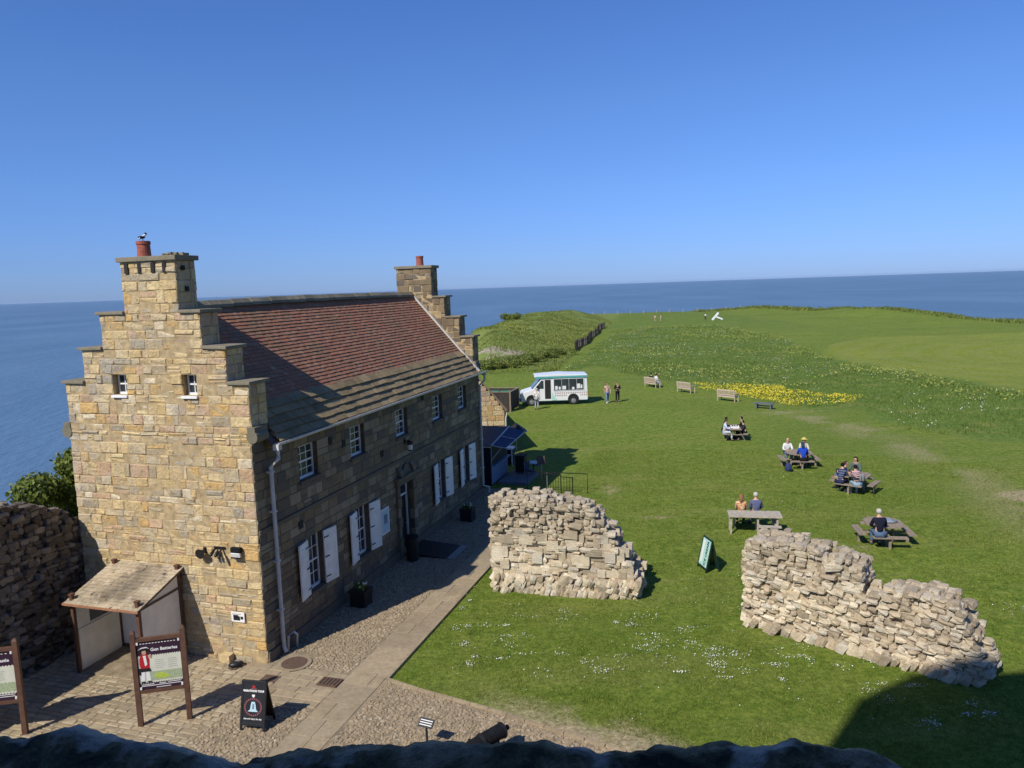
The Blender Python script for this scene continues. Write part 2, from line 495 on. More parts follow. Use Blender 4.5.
def person(loc, face, pose, top, legs, hair, label, hairlen='short', sleeves='long', shoe=(0.03, 0.03, 0.03), group=None, hat=None, size=1.0, lean=0.15, skirt=False):
    """face: world heading (radians from +Y, clockwise positive). Local frame: +Y forward, +X right"""
    root = thing('person', label, 'person', loc, -face, group)
    root.scale = (size,) * 3
    P = {}
    if pose in ('sit', 'sit_edge'):
        pz = 0.55
        P['pel'] = (0, 0, pz)
        L = lambda y, z: (0, y + (z - pz) * lean * 1.0, z)
        P['sp'], P['ch'], P['nk'] = L(0, pz + .22), L(0.01, pz + .43), L(0.03, pz + .56)
        for s, n in ((-1, 'l'), (1, 'r')):
            P['hip' + n] = (s * .09, 0.03, pz - .02)
            P['kn' + n] = (s * .13, .43, pz + .0)
            P['an' + n] = (s * .13, .44 if pose == 'sit' else .30, .09)
            P['to' + n] = (s * .14, P['an' + n][1] + .15, .045)
            sh = L(0, pz + .47)
            P['sh' + n] = (s * .17, sh[1], sh[2])
            P['el' + n] = (s * .24, sh[1] + .12, sh[2] - .25)
            P['wr' + n] = (s * .15, sh[1] + .33, max(.79, sh[2] - .28))
            P['hd' + n] = (s * .12, sh[1] + .41, max(.79, sh[2] - .28))
    elif pose == 'sit_low':
        pz = 0.52
        P['pel'] = (0, 0, pz)
        L = lambda y, z: (0, y + (z - pz) * lean, z)
        P['sp'], P['ch'], P['nk'] = L(0, pz + .22), L(0.01, pz + .43), L(0.03, pz + .56)
        for s, n in ((-1, 'l'), (1, 'r')):
            P['hip' + n] = (s * .09, 0.03, pz - .02)
            P['kn' + n] = (s * .13, .43, pz)
            P['an' + n] = (s * .13, .46, .09)
            P['to' + n] = (s * .14, .61, .045)
            sh = L(0, pz + .47)
            P['sh' + n] = (s * .17, sh[1], sh[2])
            P['el' + n] = (s * .22, sh[1] + .06, sh[2] - .26)
            P['wr' + n] = (s * .11, sh[1] + .25, pz + .14)
            P['hd' + n] = (s * .07, sh[1] + .32, pz + .13)
    else:
        pz = 0.92
        P['pel'] = (0, 0, pz)
        L = lambda y, z: (0, y + (z - pz) * lean, z)
        P['sp'], P['ch'], P['nk'] = L(0, 1.14), L(0.01, 1.34), L(0.01, 1.48)
        st = .12 if pose == 'walk' else .02
        for s, n in ((-1, 'l'), (1, 'r')):
            P['hip' + n] = (s * .09, 0, pz - .03)
            P['kn' + n] = (s * .10, .03 + s * st, .50)
            P['an' + n] = (s * .11, -.03 + s * st * 1.6, .09)
            P['to' + n] = (s * .13, .12 + s * st * 1.6, .045)
            sh = L(0, 1.40)
            P['sh' + n] = (s * .18, sh[1], sh[2])
            P['el' + n] = (s * .24, sh[1] - .02 - s * st * .5, 1.14)
            if pose == 'fold':
                P['wr' + n], P['hd' + n] = (s * .09, sh[1] + .24, 1.16), (s * .03, sh[1] + .26, 1.18)
            else:
                P['wr' + n], P['hd' + n] = (s * .23, sh[1] + .09 - s * st, .92), (s * .22, sh[1] + .11 - s * st, .84)
    nk = Vector(P['nk'])
    hd = nk + Vector((0, .035, .15))
    N = {'pel': (P['pel'], (.15, .11)), 'sp': (P['sp'], (.125, .095)), 'ch': (P['ch'], (.15, .105)), 'nk': (tuple(nk), .055),
         'h1': (tuple(hd + Vector((0, .0, -.055))), (.062, .072)), 'h2': (tuple(hd + Vector((0, -.008, .02))), (.078, .092)), 'h3': (tuple(hd + Vector((0, -.01, .085))), (.055, .062))}
    E = [('pel', 'sp'), ('sp', 'ch'), ('ch', 'nk'), ('nk', 'h1'), ('h1', 'h2'), ('h2', 'h3')]
    for n in 'lr':
        N.update({'hip' + n: (P['hip' + n], .095), 'kn' + n: (P['kn' + n], .06), 'an' + n: (P['an' + n], .042), 'to' + n: (P['to' + n], (.042, .03)),
                  'sh' + n: (P['sh' + n], .062), 'el' + n: (P['el' + n], .042), 'wr' + n: (P['wr' + n], .03), 'hd' + n: (P['hd' + n], (.038, .02))})
        E += [('pel', 'hip' + n), ('hip' + n, 'kn' + n), ('kn' + n, 'an' + n), ('an' + n, 'to' + n), ('ch', 'sh' + n), ('sh' + n, 'el' + n), ('el' + n, 'wr' + n), ('wr' + n, 'hd' + n)]
    mb = MB()
    vs, fs = skin_mesh(N, E, 'pel')
    mb.add(vs, fs)
    # fingers rooted in the palm, thumb from its side; nose, ears, eyes
    for s, n in ((-1, 'l'), (1, 'r')):
        w_, h_ = Vector(P['wr' + n]), Vector(P['hd' + n])
        d = (h_ - w_).normalized()
        side = d.cross(Vector((0, 0, 1)))
        side = side.normalized() if side.length > .2 else Vector((1, 0, 0))
        dn = side.cross(d)
        if dn.z > 0:
            dn = -dn
        for k, ln in enumerate((.062, .075, .08, .07)):
            q = h_ + side * (.026 * (k - 1.5) / 1.5) * (-s) + d * .008
            mb.tube([q, q + d * ln * .5 + dn * .006, q + d * ln * .85 + dn * .026], [.0095, .009, .006], 6)
        q = w_ + d * .03 + side * (-s) * .025
        mb.tube([q, q + d * .03 + side * (-s) * .028, q + d * .06 + side * (-s) * .036], [.011, .01, .007], 6)
    f = hd + Vector((0, .078, -.012))
    mb.tube([f + Vector((0, 0, .02)), f + Vector((0, .022, -.012)), f + Vector((0, .0, -.022))], [.007, .013, .006], 6)
    for s in (-1, 1):
        mb.ball(hd + Vector((s * .03, .075, .012)), (.011, .008, .007), 6, 4, 1)
        mb.ball(hd + Vector((s * .078, -.005, -.01)), (.012, .02, .03), 6, 4)
    mb.ball(hd + Vector((0, .072, -.056)), (.022, .008, .006), 6, 4, 2)
    mb.build('body', [SKIN, M['black'], M['pink_print']], root, smooth=True)
    # top
    g = .013
    T = {k: (N[k][0], tuple(x + g for x in (N[k][1] if hasattr(N[k][1], '__len__') else (N[k][1],) * 2))) for k in ('pel', 'sp', 'ch')}
    TE = [('pel', 'sp'), ('sp', 'ch')]
    base = nk + Vector((0, -.005, -.035))
    T['col'] = (tuple(base), .072)
    TE.append(('ch', 'col'))
    for n in 'lr':
        sh_, el_, wr_ = (Vector(P[q + n]) for q in ('sh', 'el', 'wr'))
        T['sh' + n] = (tuple(sh_), .078)
        TE.append(('ch', 'sh' + n))
        if sleeves == 'long':
            T['el' + n] = (tuple(el_), .056)
            T['wr' + n] = (tuple(wr_), .042)
            TE += [('sh' + n, 'el' + n), ('el' + n, 'wr' + n)]
        else:
            T['el' + n] = (tuple(sh_.lerp(el_, .6)), .064)
            TE.append(('sh' + n, 'el' + n))
    mb = MB()
    mb.add(*skin_mesh(T, TE, 'ch'))
    mb.build('shirt', top if not isinstance(top, tuple) else cloth(top), root, smooth=True)
    # legs
    B = {'pel': (P['pel'], (.165, .125))}
    BE = []
    for n in 'lr':
        B['hip' + n] = (P['hip' + n], .108)
        B['kn' + n] = (P['kn' + n], .074)
        an, kn = Vector(P['an' + n]), Vector(P['kn' + n])
        B['an' + n] = (tuple(an.lerp(kn, .06 if not skirt else .5)), .058)
        BE += [('pel', 'hip' + n), ('hip' + n, 'kn' + n), ('kn' + n, 'an' + n)]
    mb = MB()
    mb.add(*skin_mesh(B, BE, 'pel'))
    mb.build('trousers', legs if not isinstance(legs, tuple) else cloth(legs), root, smooth=True)
    for n in 'lr':
        an, to = Vector(P['an' + n]), Vector(P['to' + n])
        mb = MB()
        dr = (to - an)
        dr.z = 0
        dr.normalize()
        a0 = an - Vector((0, 0, .045)) - dr * .045
        mb.tube([a0 + Vector((0, 0, .0)), a0 + dr * .1 + Vector((0, 0, .008)), a0 + dr * .2 - Vector((0, 0, .006)), a0 + dr * .26 - Vector((0, 0, .012))], [.042, .052, .045, .022], 8)
        mb.build('shoe', cloth(shoe), root, smooth=True)
    # hair as a shell over the skull
    mb = MB()
    c = hd + Vector((0, -.014, .022))
    mb.ball(c, (.093, .105, .098), 14, 10)
    keep = []
    for fc in mb.f:
        ctr = sum((Vector(mb.v[i]) for i in fc), Vector()) / len(fc) - c
        if not (ctr.y > .035 and ctr.z < .045) and ctr.z > -.075:
            keep.append(fc)
    mb.f = keep
    mb.m = [0] * len(keep)
    if hairlen == 'long':
        mb.tube([c + Vector((0, -.05, .02)), c + Vector((0, -.085, -.07)), c + Vector((0, -.095, -.18)), c + Vector((0, -.085, -.27))], [.07, .085, .075, .04], 10)
    if hairlen == 'tail':
        mb.tube([c + Vector((0, -.09, .03)), c + Vector((0, -.14, -.02)), c + Vector((0, -.13, -.15))], [.03, .035, .015], 8)
    mb.build('hair', cloth(hair), root, smooth=True)
    if hat:
        mb = MB()
        mb.tube([c + Vector((0, .01, .035)), c + Vector((0, .01, .045))], [.17, .165], 14)
        mb.tube([c + Vector((0, 0, .03)), c + Vector((0, 0, .09)), c + Vector((0, 0, .115))], [.106, .1, .07], 12)
        mb.build('hat', cloth(hat), root, smooth=False)
    return root


def backpack(loc, rotz, label, c):
    r = thing('backpack', label, 'backpack', loc, rotz)
    m = MB()
    m.tube([(0, 0, 0), (0, 0, .04), (0, 0, .25), (0, 0, .38), (0, 0, .43)], [.14, .17, .165, .13, .05], 10)
    m.build('bag', cloth(c), r, smooth=True)
    m = MB()
    m.tube([(0, -.13, .05), (0, -.2, .09), (0, -.2, .2), (0, -.12, .24)], [.06, .085, .08, .04], 8)
    m.build('pocket', cloth(tuple(x * .7 for x in c)), r, smooth=True)
    m = MB()
    for s in (-1, 1):
        m.tube([(s * .08, .12, .4), (s * .09, .2, .3), (s * .09, .2, .12), (s * .08, .14, .03)], .012, 6)
    m.build('strap', M['black'], r)
    return r


NAVY, BLACKC, WHITEC, JEAN, GREYC = (0.015, 0.018, 0.035), (0.012, 0.012, 0.014), (0.68, 0.68, 0.66), (0.10, 0.17, 0.28), (0.18, 0.2, 0.2)
HB, HD, HW, HBL = (0.06, 0.035, 0.02), (0.012, 0.01, 0.009), (0.48, 0.45, 0.40), (0.5, 0.38, 0.2)


# ------------------------------------------------------------------ picnic tables
def plank(m, x0, x1, y, z, w, t):
    m.bb(x0, x1, y - w / 2, y + w / 2, z - t / 2, z + t / 2)


def picnic_table(loc, rotz, label, mat):
    r = thing('picnic_table', label, 'picnic table', loc, rotz, 'picnic tables on the lawn')
    L = .88
    m = MB()
    for k in range(5):
        plank(m, -L + rng.uniform(0, .015), L - rng.uniform(0, .015), -.29 + k * .145, .745, .135, .04)
    m.build('tabletop', mat, r)
    for s in (-1, 1):
        m = MB()
        plank(m, -L, L, s * .68, .445, .13, .04)
        plank(m, -L, L, s * .545, .445, .13, .04)
        m.build('seat', mat, r)
    for sx in (-1, 1):
        x = sx * .58
        for s in (-1, 1):
            m = MB()
            m.bar((x, s * .22, .72), (x, s * .6, 0.0), .045, .1, up=(1, 0, 0))
            m.build('leg', mat, r)
        m = MB()
        m.bb(x + .03 * sx, x + .07 * sx, -.72, .72, .37, .42)
        m.build('seat_beam', mat, r)
        m = MB()
        m.bb(x + .03 * sx, x + .07 * sx, -.34, .34, .66, .72)
        m.bar((x * .9, 0, .69), (x * .35, 0, .41), .04, .07)
        m.build('table_beam', mat, r)
    return r


def square_table(loc, rotz, label, mat):
    r = thing('picnic_table', label, 'picnic table', loc, rotz, 'picnic tables on the lawn')
    m = MB()
    for k in range(9):
        y = -.6 + k * .15
        hx = .66 if abs(y) < .36 else .66 - (abs(y) - .36) * 1.0
        plank(m, -hx, hx, y, .745, .138, .04)
    m.build('tabletop', mat, r)
    for k in range(4):
        q = Matrix.Rotation(k * math.pi / 2, 3, 'Z')
        m = MB()
        for yy in (.80, .935):
            m.box(q @ Vector((0, -yy, .445)), (1.2, .125, .04), q)
        m.build('seat', mat, r)
        m = MB()
        m.bar(q @ Vector((.02, -.3, .70)), q @ Vector((.02, -.42, 0)), .09, .05)
        m.build('leg', mat, r)
        m = MB()
        m.bar(q @ Vector((0, -.86, .42)), q @ Vector((0, -.86, 0)), .09, .06)
        m.build('seat_post', mat, r)
        m = MB()
        m.box(q @ Vector((.05, -.55, .385)), (.05, .8, .09), q)
        m.build('seat_beam', mat, r)
    m = MB(); m.bb(-.5, .5, .06, .1, .655, .72); m.bb(.06, .1, -.5, .055, .655, .72); m.build('table_beam', mat, r)
    return r


def at_side(t, k, off, **kw):
    """sit on bench k (0 near side, counter-clockwise), off metres along it"""
    a = k * math.pi / 2
    x, y = off * math.cos(a) + .84 * math.sin(a), off * math.sin(a) - .84 * math.cos(a)
    z = t.rotation_euler.z
    dx, dy = -x, -y
    fx, fy = -.84 * math.sin(a), .84 * math.cos(a)
    return person(tl(t, x, y), heading(fx * math.cos(z) - fy * math.sin(z), fx * math.sin(z) + fy * math.cos(z)), **kw)


def tl(t, x, y, z=0):
    """point in a table's frame -> world"""
    c, s = math.cos(t.rotation_euler.z), math.sin(t.rotation_euler.z)
    return (t.location.x + x * c - y * s, t.location.y + x * s + y * c, t.location.z + z)


def heading(dx, dy):
    return math.atan2(dx, dy)


def seat_on(t, x, side, **k):
    """a person on the bench at side -1/+1 of table t facing the table"""
    c, s = math.cos(t.rotation_euler.z), math.sin(t.rotation_euler.z)
    dx, dy = (0 * c - (-side) * s), (0 * s + (-side) * c)
    return person(tl(t, x, side * .64), heading(dx, dy), **k)


T1 = picnic_table((13.85, 47.5, 0), R(80), 'farthest picnic table, end on to the camera, with a white box on top', M['grey_wood'])
T2 = square_table((15.1, 40.0, 0), R(-8), 'picnic table with a person in a blue jacket on its near bench', M['grey_wood'])
T3 = square_table((15.85, 35.0, 0), R(-42), 'picnic table set askew with four people crowded round it', M['grey_wood'])
T4 = square_table((13.75, 27.9, 0), R(-10), 'picnic table where one white-haired man sits alone', M['grey_wood'])

seat_on(T1, -.45, 1, pose='sit', top=(.55, .62, .72), legs=(.5, .55, .62), hair=HB, label='person in pale blue-white clothes at the near left of the farthest picnic table', lean=.1)
seat_on(T1, .2, 1, pose='sit', top=BLACKC, legs=BLACKC, hair=HD, label='person in black beside the pale-clothed sitter at the farthest picnic table', lean=.25)
seat_on(T1, .35, -1, pose='sit', top=BLACKC, legs=BLACKC, hair=HD, label='far sitter in black on the right bench of the farthest picnic table', lean=.2)
seat_on(T1, -.35, -1, pose='sit', top=(.03, .03, .035), legs=BLACKC, hair=HD, label='near sitter in charcoal on the right bench of the farthest picnic table', lean=.2, size=.92)
at_side(T2, 2, .42, pose='sit', top=WHITEC, legs=JEAN, hair=HBL, label='blonde person in white facing us across from the blue jacket', hairlen='long', lean=.2)
at_side(T2, 2, -.42, pose='sit', top=(.55, .5, .42), legs=GREYC, hair=HW, hat=(.6, .5, .15), label='person in a beige top and pale yellow hat at a picnic table', lean=.2)
at_side(T2, 0, .05, pose='sit', top=(.015, .06, .42), legs=BLACKC, hair=(.02, .05, .09), label='person in a bright blue jacket with dark hair, back to the camera', hairlen='long', lean=.22, size=1.05)
backpack((14.2, 39.0, 0), R(20), 'dark blue backpack on the grass beside the blue-jacketed person', (.035, .05, .12))
at_side(T3, 3, .1, pose='sit', top=(.12, .17, .36), legs=(.3, .22, .15), hair=HB, label='person in a blue shirt bent low over the askew picnic table', sleeves='short', lean=.75)
at_side(T3, 2, .2, pose='sit', top=(.10, .13, .12), legs=JEAN, hair=HD, label='dark-haired person in a grey-green top on the far side of the askew table', hairlen='long', lean=.15, size=1.05)
at_side(T3, 0, -.38, pose='sit_edge', top=cloth((.012, .016, .045), ((.09, .12, .2), 'stripe')), legs=(.02, .025, .06), hair=HD, label='person in a navy striped top sitting with back to us at the askew table', lean=.45, shoe=(.6, .6, .58))
pz = at_side(T3, 0, .38, pose='sit', top=cloth((.02, .02, .022), ((.55, .35, .36), 'blot')), legs=(.25, .36, .45), hair=HD, label='person in pale jeans and a black and pink top at the askew table', lean=.35, shoe=(.7, .7, .68))
pz.rotation_euler.z += R(38)
BP = backpack((pz.location.x + .16, pz.location.y - .12, .70), pz.rotation_euler.z + R(180), 'grey backpack worn by the person in pale jeans', (.22, .23, .23))
BP.scale = (.78, .6, .8)
at_side(T4, 0, -.36, pose='sit', top=(.012, .014, .028), legs=(.09, .14, .22), hair=HW, label='white-haired man in a navy jumper and jeans, back to the camera', lean=.15, shoe=(.05, .05, .06), size=1.08)

r = thing('food_box', 'white open food box on the farthest picnic table', 'box', tl(T1, -.35, 0, .766), R(80))
m = MB(); m.bb(-.2, .2, -.25, .25, 0, .02); m.bb(-.2, -.18, -.25, .25, .02, .14); m.bb(.18, .2, -.25, .25, .02, .14); m.bb(-.18, .18, -.25, -.23, .02, .14); m.bb(-.18, .18, .23, .25, .02, .14)
m.build('tray', M['white_paint'], r)
m = MB()
for k in range(3):
    m.tube([(0, -.14 + k * .14, .02), (0, -.14 + k * .14, .17)], [.04, .05], 8)
m.build('cup', M['black'], r)
r = thing('folded_jacket', 'grey-blue jacket lying on the table in front of the white-haired man', 'jacket', tl(T4, .12, .0, .766), R(15))
m = MB(); m.ball((0, 0, .04), (.28, .2, .05), 12, 6); m.ball((.16, .08, .05), (.14, .12, .055), 10, 6)
m.build('cloth_body', cloth((.22, .27, .33)), r, smooth=True)
m = MB(); m.tube([(-.1, -.1, .06), (.1, -.2, .05), (.3, -.17, .03)], [.05, .045, .04], 8)
m.build('sleeve', cloth((.22, .27, .33)), r, smooth=True)

# long accessible table with one short bench on our side
r = thing('picnic_table', 'long silvery picnic table with an overhanging end, two people behind it', 'picnic table', (9.4, 29.5, 0), R(-11), 'picnic tables on the lawn')
LT = r
m = MB()
for k in range(5):
    plank(m, -1.0, 1.02, -.29 + k * .145, .75, .135, .045)
m.bb(-1.0, 1.02, -.385, -.362, .70, .775)
m.build('tabletop', M['silver_wood'], r)
for x in (-.9, .12, .85):
    m = MB(); m.bb(x - .035, x + .035, -.3, -.23, 0, .725); m.build('leg', M['silver_wood'], r)
    m = MB(); m.bb(x - .035, x + .035, .23, .3, 0, .725); m.build('leg', M['silver_wood'], r)
m = MB(); plank(m, .08, .95, -.62, .43, .22, .045); m.build('seat', M['silver_wood'], r)
m = MB(); plank(m, -.8, .95, .62, .43, .24, .045); m.build('seat', M['silver_wood'], r)
for x in (.18, .8):
    m = MB(); m.bb(x - .03, x + .03, -.68, .68, .33, .4); m.build('seat_beam', M['silver_wood'], r)
for (x, y) in ((.15, -.62), (.8, -.62), (-.7, .62), (.8, .62)):
    m = MB(); m.bb(x - .035, x + .035, y - .035, y + .035, 0, .405); m.build('leg', M['silver_wood'], r)
person(tl(LT, -.42, .66), R(12), 'sit_low', cloth((.42, .16, .05), ((.6, .42, .25), 'blot')), BLACKC, (.24, .12, .06), 'brown-haired person in an orange patterned top at the long silvery table', hairlen='long', lean=.05, sleeves='short')
person(tl(LT, .16, .66), R(6), 'sit_low', (.10, .115, .2), GREYC, HW, 'grey-haired person in a slate blue top at the long silvery table', lean=.08, size=1.06)

# people standing
person((7.95, 63.8, 0), R(170), 'walk', cloth((.55, .25, .2), ((.6, .5, .42), 'blot')), (.16, .22, .33), HB, 'person in a pink and white top and blue jeans by the van', hairlen='long', shoe=(.7, .7, .68), sleeves='short', lean=0)
person((8.85, 64.1, 0), R(185), 'fold', BLACKC, BLACKC, HD, 'person all in black standing on the grass right of the van', lean=0)
person((1.95, 61.6, 0), R(20), 'stand', WHITEC, (.34, .36, .38), HW, 'person in a white top and light grey trousers at the van door', lean=.12)
person((35.9, 190.5, 0.05), R(20), 'stand', (.55, .36, .28), (.45, .3, .24), HB, 'left of two distant bare-armed people near the cliff edge', sleeves='short', lean=.12, group='distant walkers')
person((37.3, 190.3, 0.05), R(-30), 'stand', (.6, .42, .34), (.5, .36, .3), HB, 'right of two distant bare-armed people near the cliff edge', sleeves='short', lean=.0, group='distant walkers')
person((48.7, 192.0, 0.05), R(60), 'stand', WHITEC, BLACKC, HD, 'distant person in white top and dark trousers beside the white frame', lean=.05, size=.95, group='distant walkers')


# ------------------------------------------------------------------ benches
def bench(loc, rotz, label):
    """back on the -Y side: faces +Y"""
    r = thing('park_bench', label, 'bench', loc, rotz, 'benches facing the sea')
    wd = M['pale_teak']
    m = MB()
    for k in range(4):
        m.bb(-.8, .8, -.2 + k * .13, -.09 + k * .13, .42, .45)
    m.build('seat', wd, r)
    m = MB()
    m.bb(-.82, .82, -.33, -.28, .88, .98)
    m.bb(-.82, .82, -.27, -.23, .52, .58)
    for k in range(13):
        x = -.74 + k * 1.48 / 12
        m.bar((x, -.25, .56), (x, -.305, .89), .075, .02, up=(0, 1, 0))
    m.build('backrest', wd, r)
    for s in (-1, 1):
        m = MB(); m.bar((s * .81, -.21, 0), (s * .81, -.31, .95), .07, .06, up=(0, 1, 0)); m.build('leg', wd, r)
        m = MB(); m.bb(s * .81 - .035, s * .81 + .035, .24, .31, 0, .66); m.build('leg', wd, r)
        m = MB(); m.bb(s * .81 - .05, s * .81 + .05, -.25, .36, .66, .70); m.build('armrest', wd, r)
    m = MB(); m.bb(-.78, .78, .2, .24, .34, .42); m.bb(-.78, .78, -.24, -.2, .34, .42); m.build('seat_rail', wd, r)
    return r


B1 = bench((13.35, 72.6, 0), R(-62), 'pale wooden bench with someone in white sitting at its end')
B2 = bench((15.6, 68.4, 0), R(-58), 'empty pale wooden bench between the occupied bench and the flower patch')
B3 = bench((17.75, 62.7, 0), R(-50), 'empty pale wooden bench in front of the yellow flower patch')
person(tl(B1, .4, .1), R(62), 'sit_low', WHITEC, WHITEC, HD, 'person in white sitting on the leftmost pale bench, facing the sea', lean=.1)
person(tl(B1, -.35, .1), R(62), 'sit_low', BLACKC, BLACKC, HD, 'person in black sitting on the leftmost pale bench', lean=.05)
r = thing('backless_bench', 'low blue-grey bench without a back beside the yellow flowers', 'bench', (19.3, 58.3, 0), R(-38))
m = MB()
for k in range(4):
    m.bb(-.75, .75, -.24 + k * .125, -.13 + k * .125, .40, .46)
m.build('seat', M['plastic_grey'], r, bevel=.01)
for s in (-1, 1):
    m = MB(); m.bb(s * .55 - .05, s * .55 + .05, -.2, .2, 0, .4); m.build('leg', M['plastic_grey'], r)
m = MB(); m.bb(-.5, .5, -.03, .03, .2, .28); m.build('stretcher', M['plastic_grey'], r)


# ------------------------------------------------------------------ generic coursed stone
def masonry(mb, bands, hh, ww, mapf, gap=.008, relief=.018, depth=.1, inset=.014, jit=.008, chip=0.0):
    """bands: (z0, z1, [(s0, s1), ...]); mapf(s, z, d) -> point, d outward"""
    for z0, z1, ivs in bands:
        n = max(1, round((z1 - z0) / rng.uniform(*hh)))
        cuts = [z0] + sorted(z0 + (z1 - z0) * (k + rng.uniform(-.22, .22)) / n for k in range(1, n)) + [z1]
        for c0, c1 in zip(cuts[:-1], cuts[1:]):
            for s0, s1 in ivs:
                s = s0
                while s < s1 - 1e-4:
                    w = rng.uniform(*ww)
                    if rng.random() < .15:
                        w *= .6
                    e = s + w
                    if s1 - e < ww[0] * .55:
                        e = s1
                    sub = [(c0, c1)]
                    if chip and rng.random() < chip and c1 - c0 > .2:
                        cm = c0 + (c1 - c0) * rng.uniform(.4, .6)
                        sub = [(c0, cm), (cm, c1)]
                    for q0, q1 in sub:
                        d = rng.uniform(-relief, relief)
                        A, B, Cc, D = s + gap, e - gap, q0 + gap, q1 - gap
                        j = lambda: rng.uniform(-jit, jit)
                        vs = [mapf(x, y, -depth) for x, y in ((A, Cc), (B, Cc), (B, D), (A, D))]
                        ring = [(A + j() * .6, Cc + j() * .6), (B + j() * .6, Cc + j() * .6), (B + j() * .6, D + j() * .6), (A + j() * .6, D + j() * .6)]
                        vs += [mapf(x, y, d - inset) for x, y in ring]
                        i = inset
                        vs += [mapf(x, y, d + j()) for x, y in ((A + i + abs(j()), Cc + i + abs(j())), (B - i - abs(j()), Cc + i + abs(j())), (B - i - abs(j()), D - i - abs(j())), (A + i + abs(j()), D - i - abs(j())))]
                        fs = [(8, 9, 10, 11)]
                        for k in range(4):
                            k2 = (k + 1) % 4
                            fs += [(k, k2, 4 + k2, 4 + k), (4 + k, 4 + k2, 8 + k2, 8 + k)]
                        mb.add(vs, fs)
                    s = e


def cut(s0, s1, holes, z0, z1):
    """intervals of s0..s1 left after the holes (h0, h1, hz0, hz1) that cover this band"""
    ivs = [(s0, s1)]
    for h0, h1, a, b in holes:
        if a < (z0 + z1) / 2 < b:
            new = []
            for p, q in ivs:
                if h1 <= p or h0 >= q:
                    new.append((p, q))
                else:
                    if h0 > p + 1e-3:
                        new.append((p, h0))
                    if h1 < q - 1e-3:
                        new.append((h1, q))
            ivs = new
    return ivs


SUPER = []
for i in (-1, 0, 1):
    for j in (-1, 0, 1):
        for k in (-1, 0, 1):
            if (i, j, k) != (0, 0, 0):
                SUPER.append(Vector((i, j, k)))
_si = {tuple(p): n for n, p in enumerate(SUPER)}
SUPF = []
for ax in range(3):
    for sg in (-1, 1):
        for i in (-1, 0):
            for j in (-1, 0):
                q = []
                for di, dj in ((0, 0), (1, 0), (1, 1), (0, 1)):
                    p = [i + di, j + dj]
                    p.insert(ax, sg)
                    q.append(_si[tuple(float(x) for x in p)])
                SUPF.append(tuple(q if sg > 0 else q[::-1]))


def rock(mb, c, d, rot=None, rough=.2, rnd=.45, m=0):
    """irregular boulder: rounded, jittered cube"""
    vs = []
    c = Vector(c)
    for p in SUPER:
        q = p.lerp(p.normalized(), rnd)
        q = Vector((q.x * (1 + rng.uniform(-rough, rough)), q.y * (1 + rng.uniform(-rough, rough)), q.z * (1 + rng.uniform(-rough, rough))))
        q = Vector((q.x * d[0] / 2, q.y * d[1] / 2, q.z * d[2] / 2))
        if rot is not None:
            q = rot @ q
        vs.append(q + c)
    mb.add(vs, SUPF, m)


# ------------------------------------------------------------------ the stone house
house = thing('stone_house', 'tall two-storey stone house with crow-stepped gables and a red tiled roof', 'house', P0, HROT)
BW, LEN = 6.05, 17.7
EAVE, RIDGE, MID = 6.25, 9.75, 2.97
steps = [(6.55, 7.68, -.05, BW - .05), (7.68, 8.62, .58, 5.30), (8.62, 9.58, 1.28, 4.56), (9.58, 10.97, 1.90, 3.70)]
gwin = [(3.86, 4.33, 7.38, 7.95), (1.56, 2.0, 7.38, 7.95)]


def gable_bands():
    zs = [0, 1.6, 3.2, 4.8, 6.05, 6.55, 7.38, 7.68, 7.95, 8.62, 9.58, 10.45, 10.97]
    out = []
    for z0, z1 in zip(zs[:-1], zs[1:]):
        zm = (z0 + z1) / 2
        if zm < 6.05:
            s0, s1 = 0.0, BW
        elif zm < 6.55:
            s0, s1 = -.02, BW + .02
        else:
            s0, s1 = next((b0, b1) for a, b, b0, b1 in steps if a <= zm <= b)
        out.append((z0, z1, cut(s0, s1, gwin, z0, z1)))
    return out


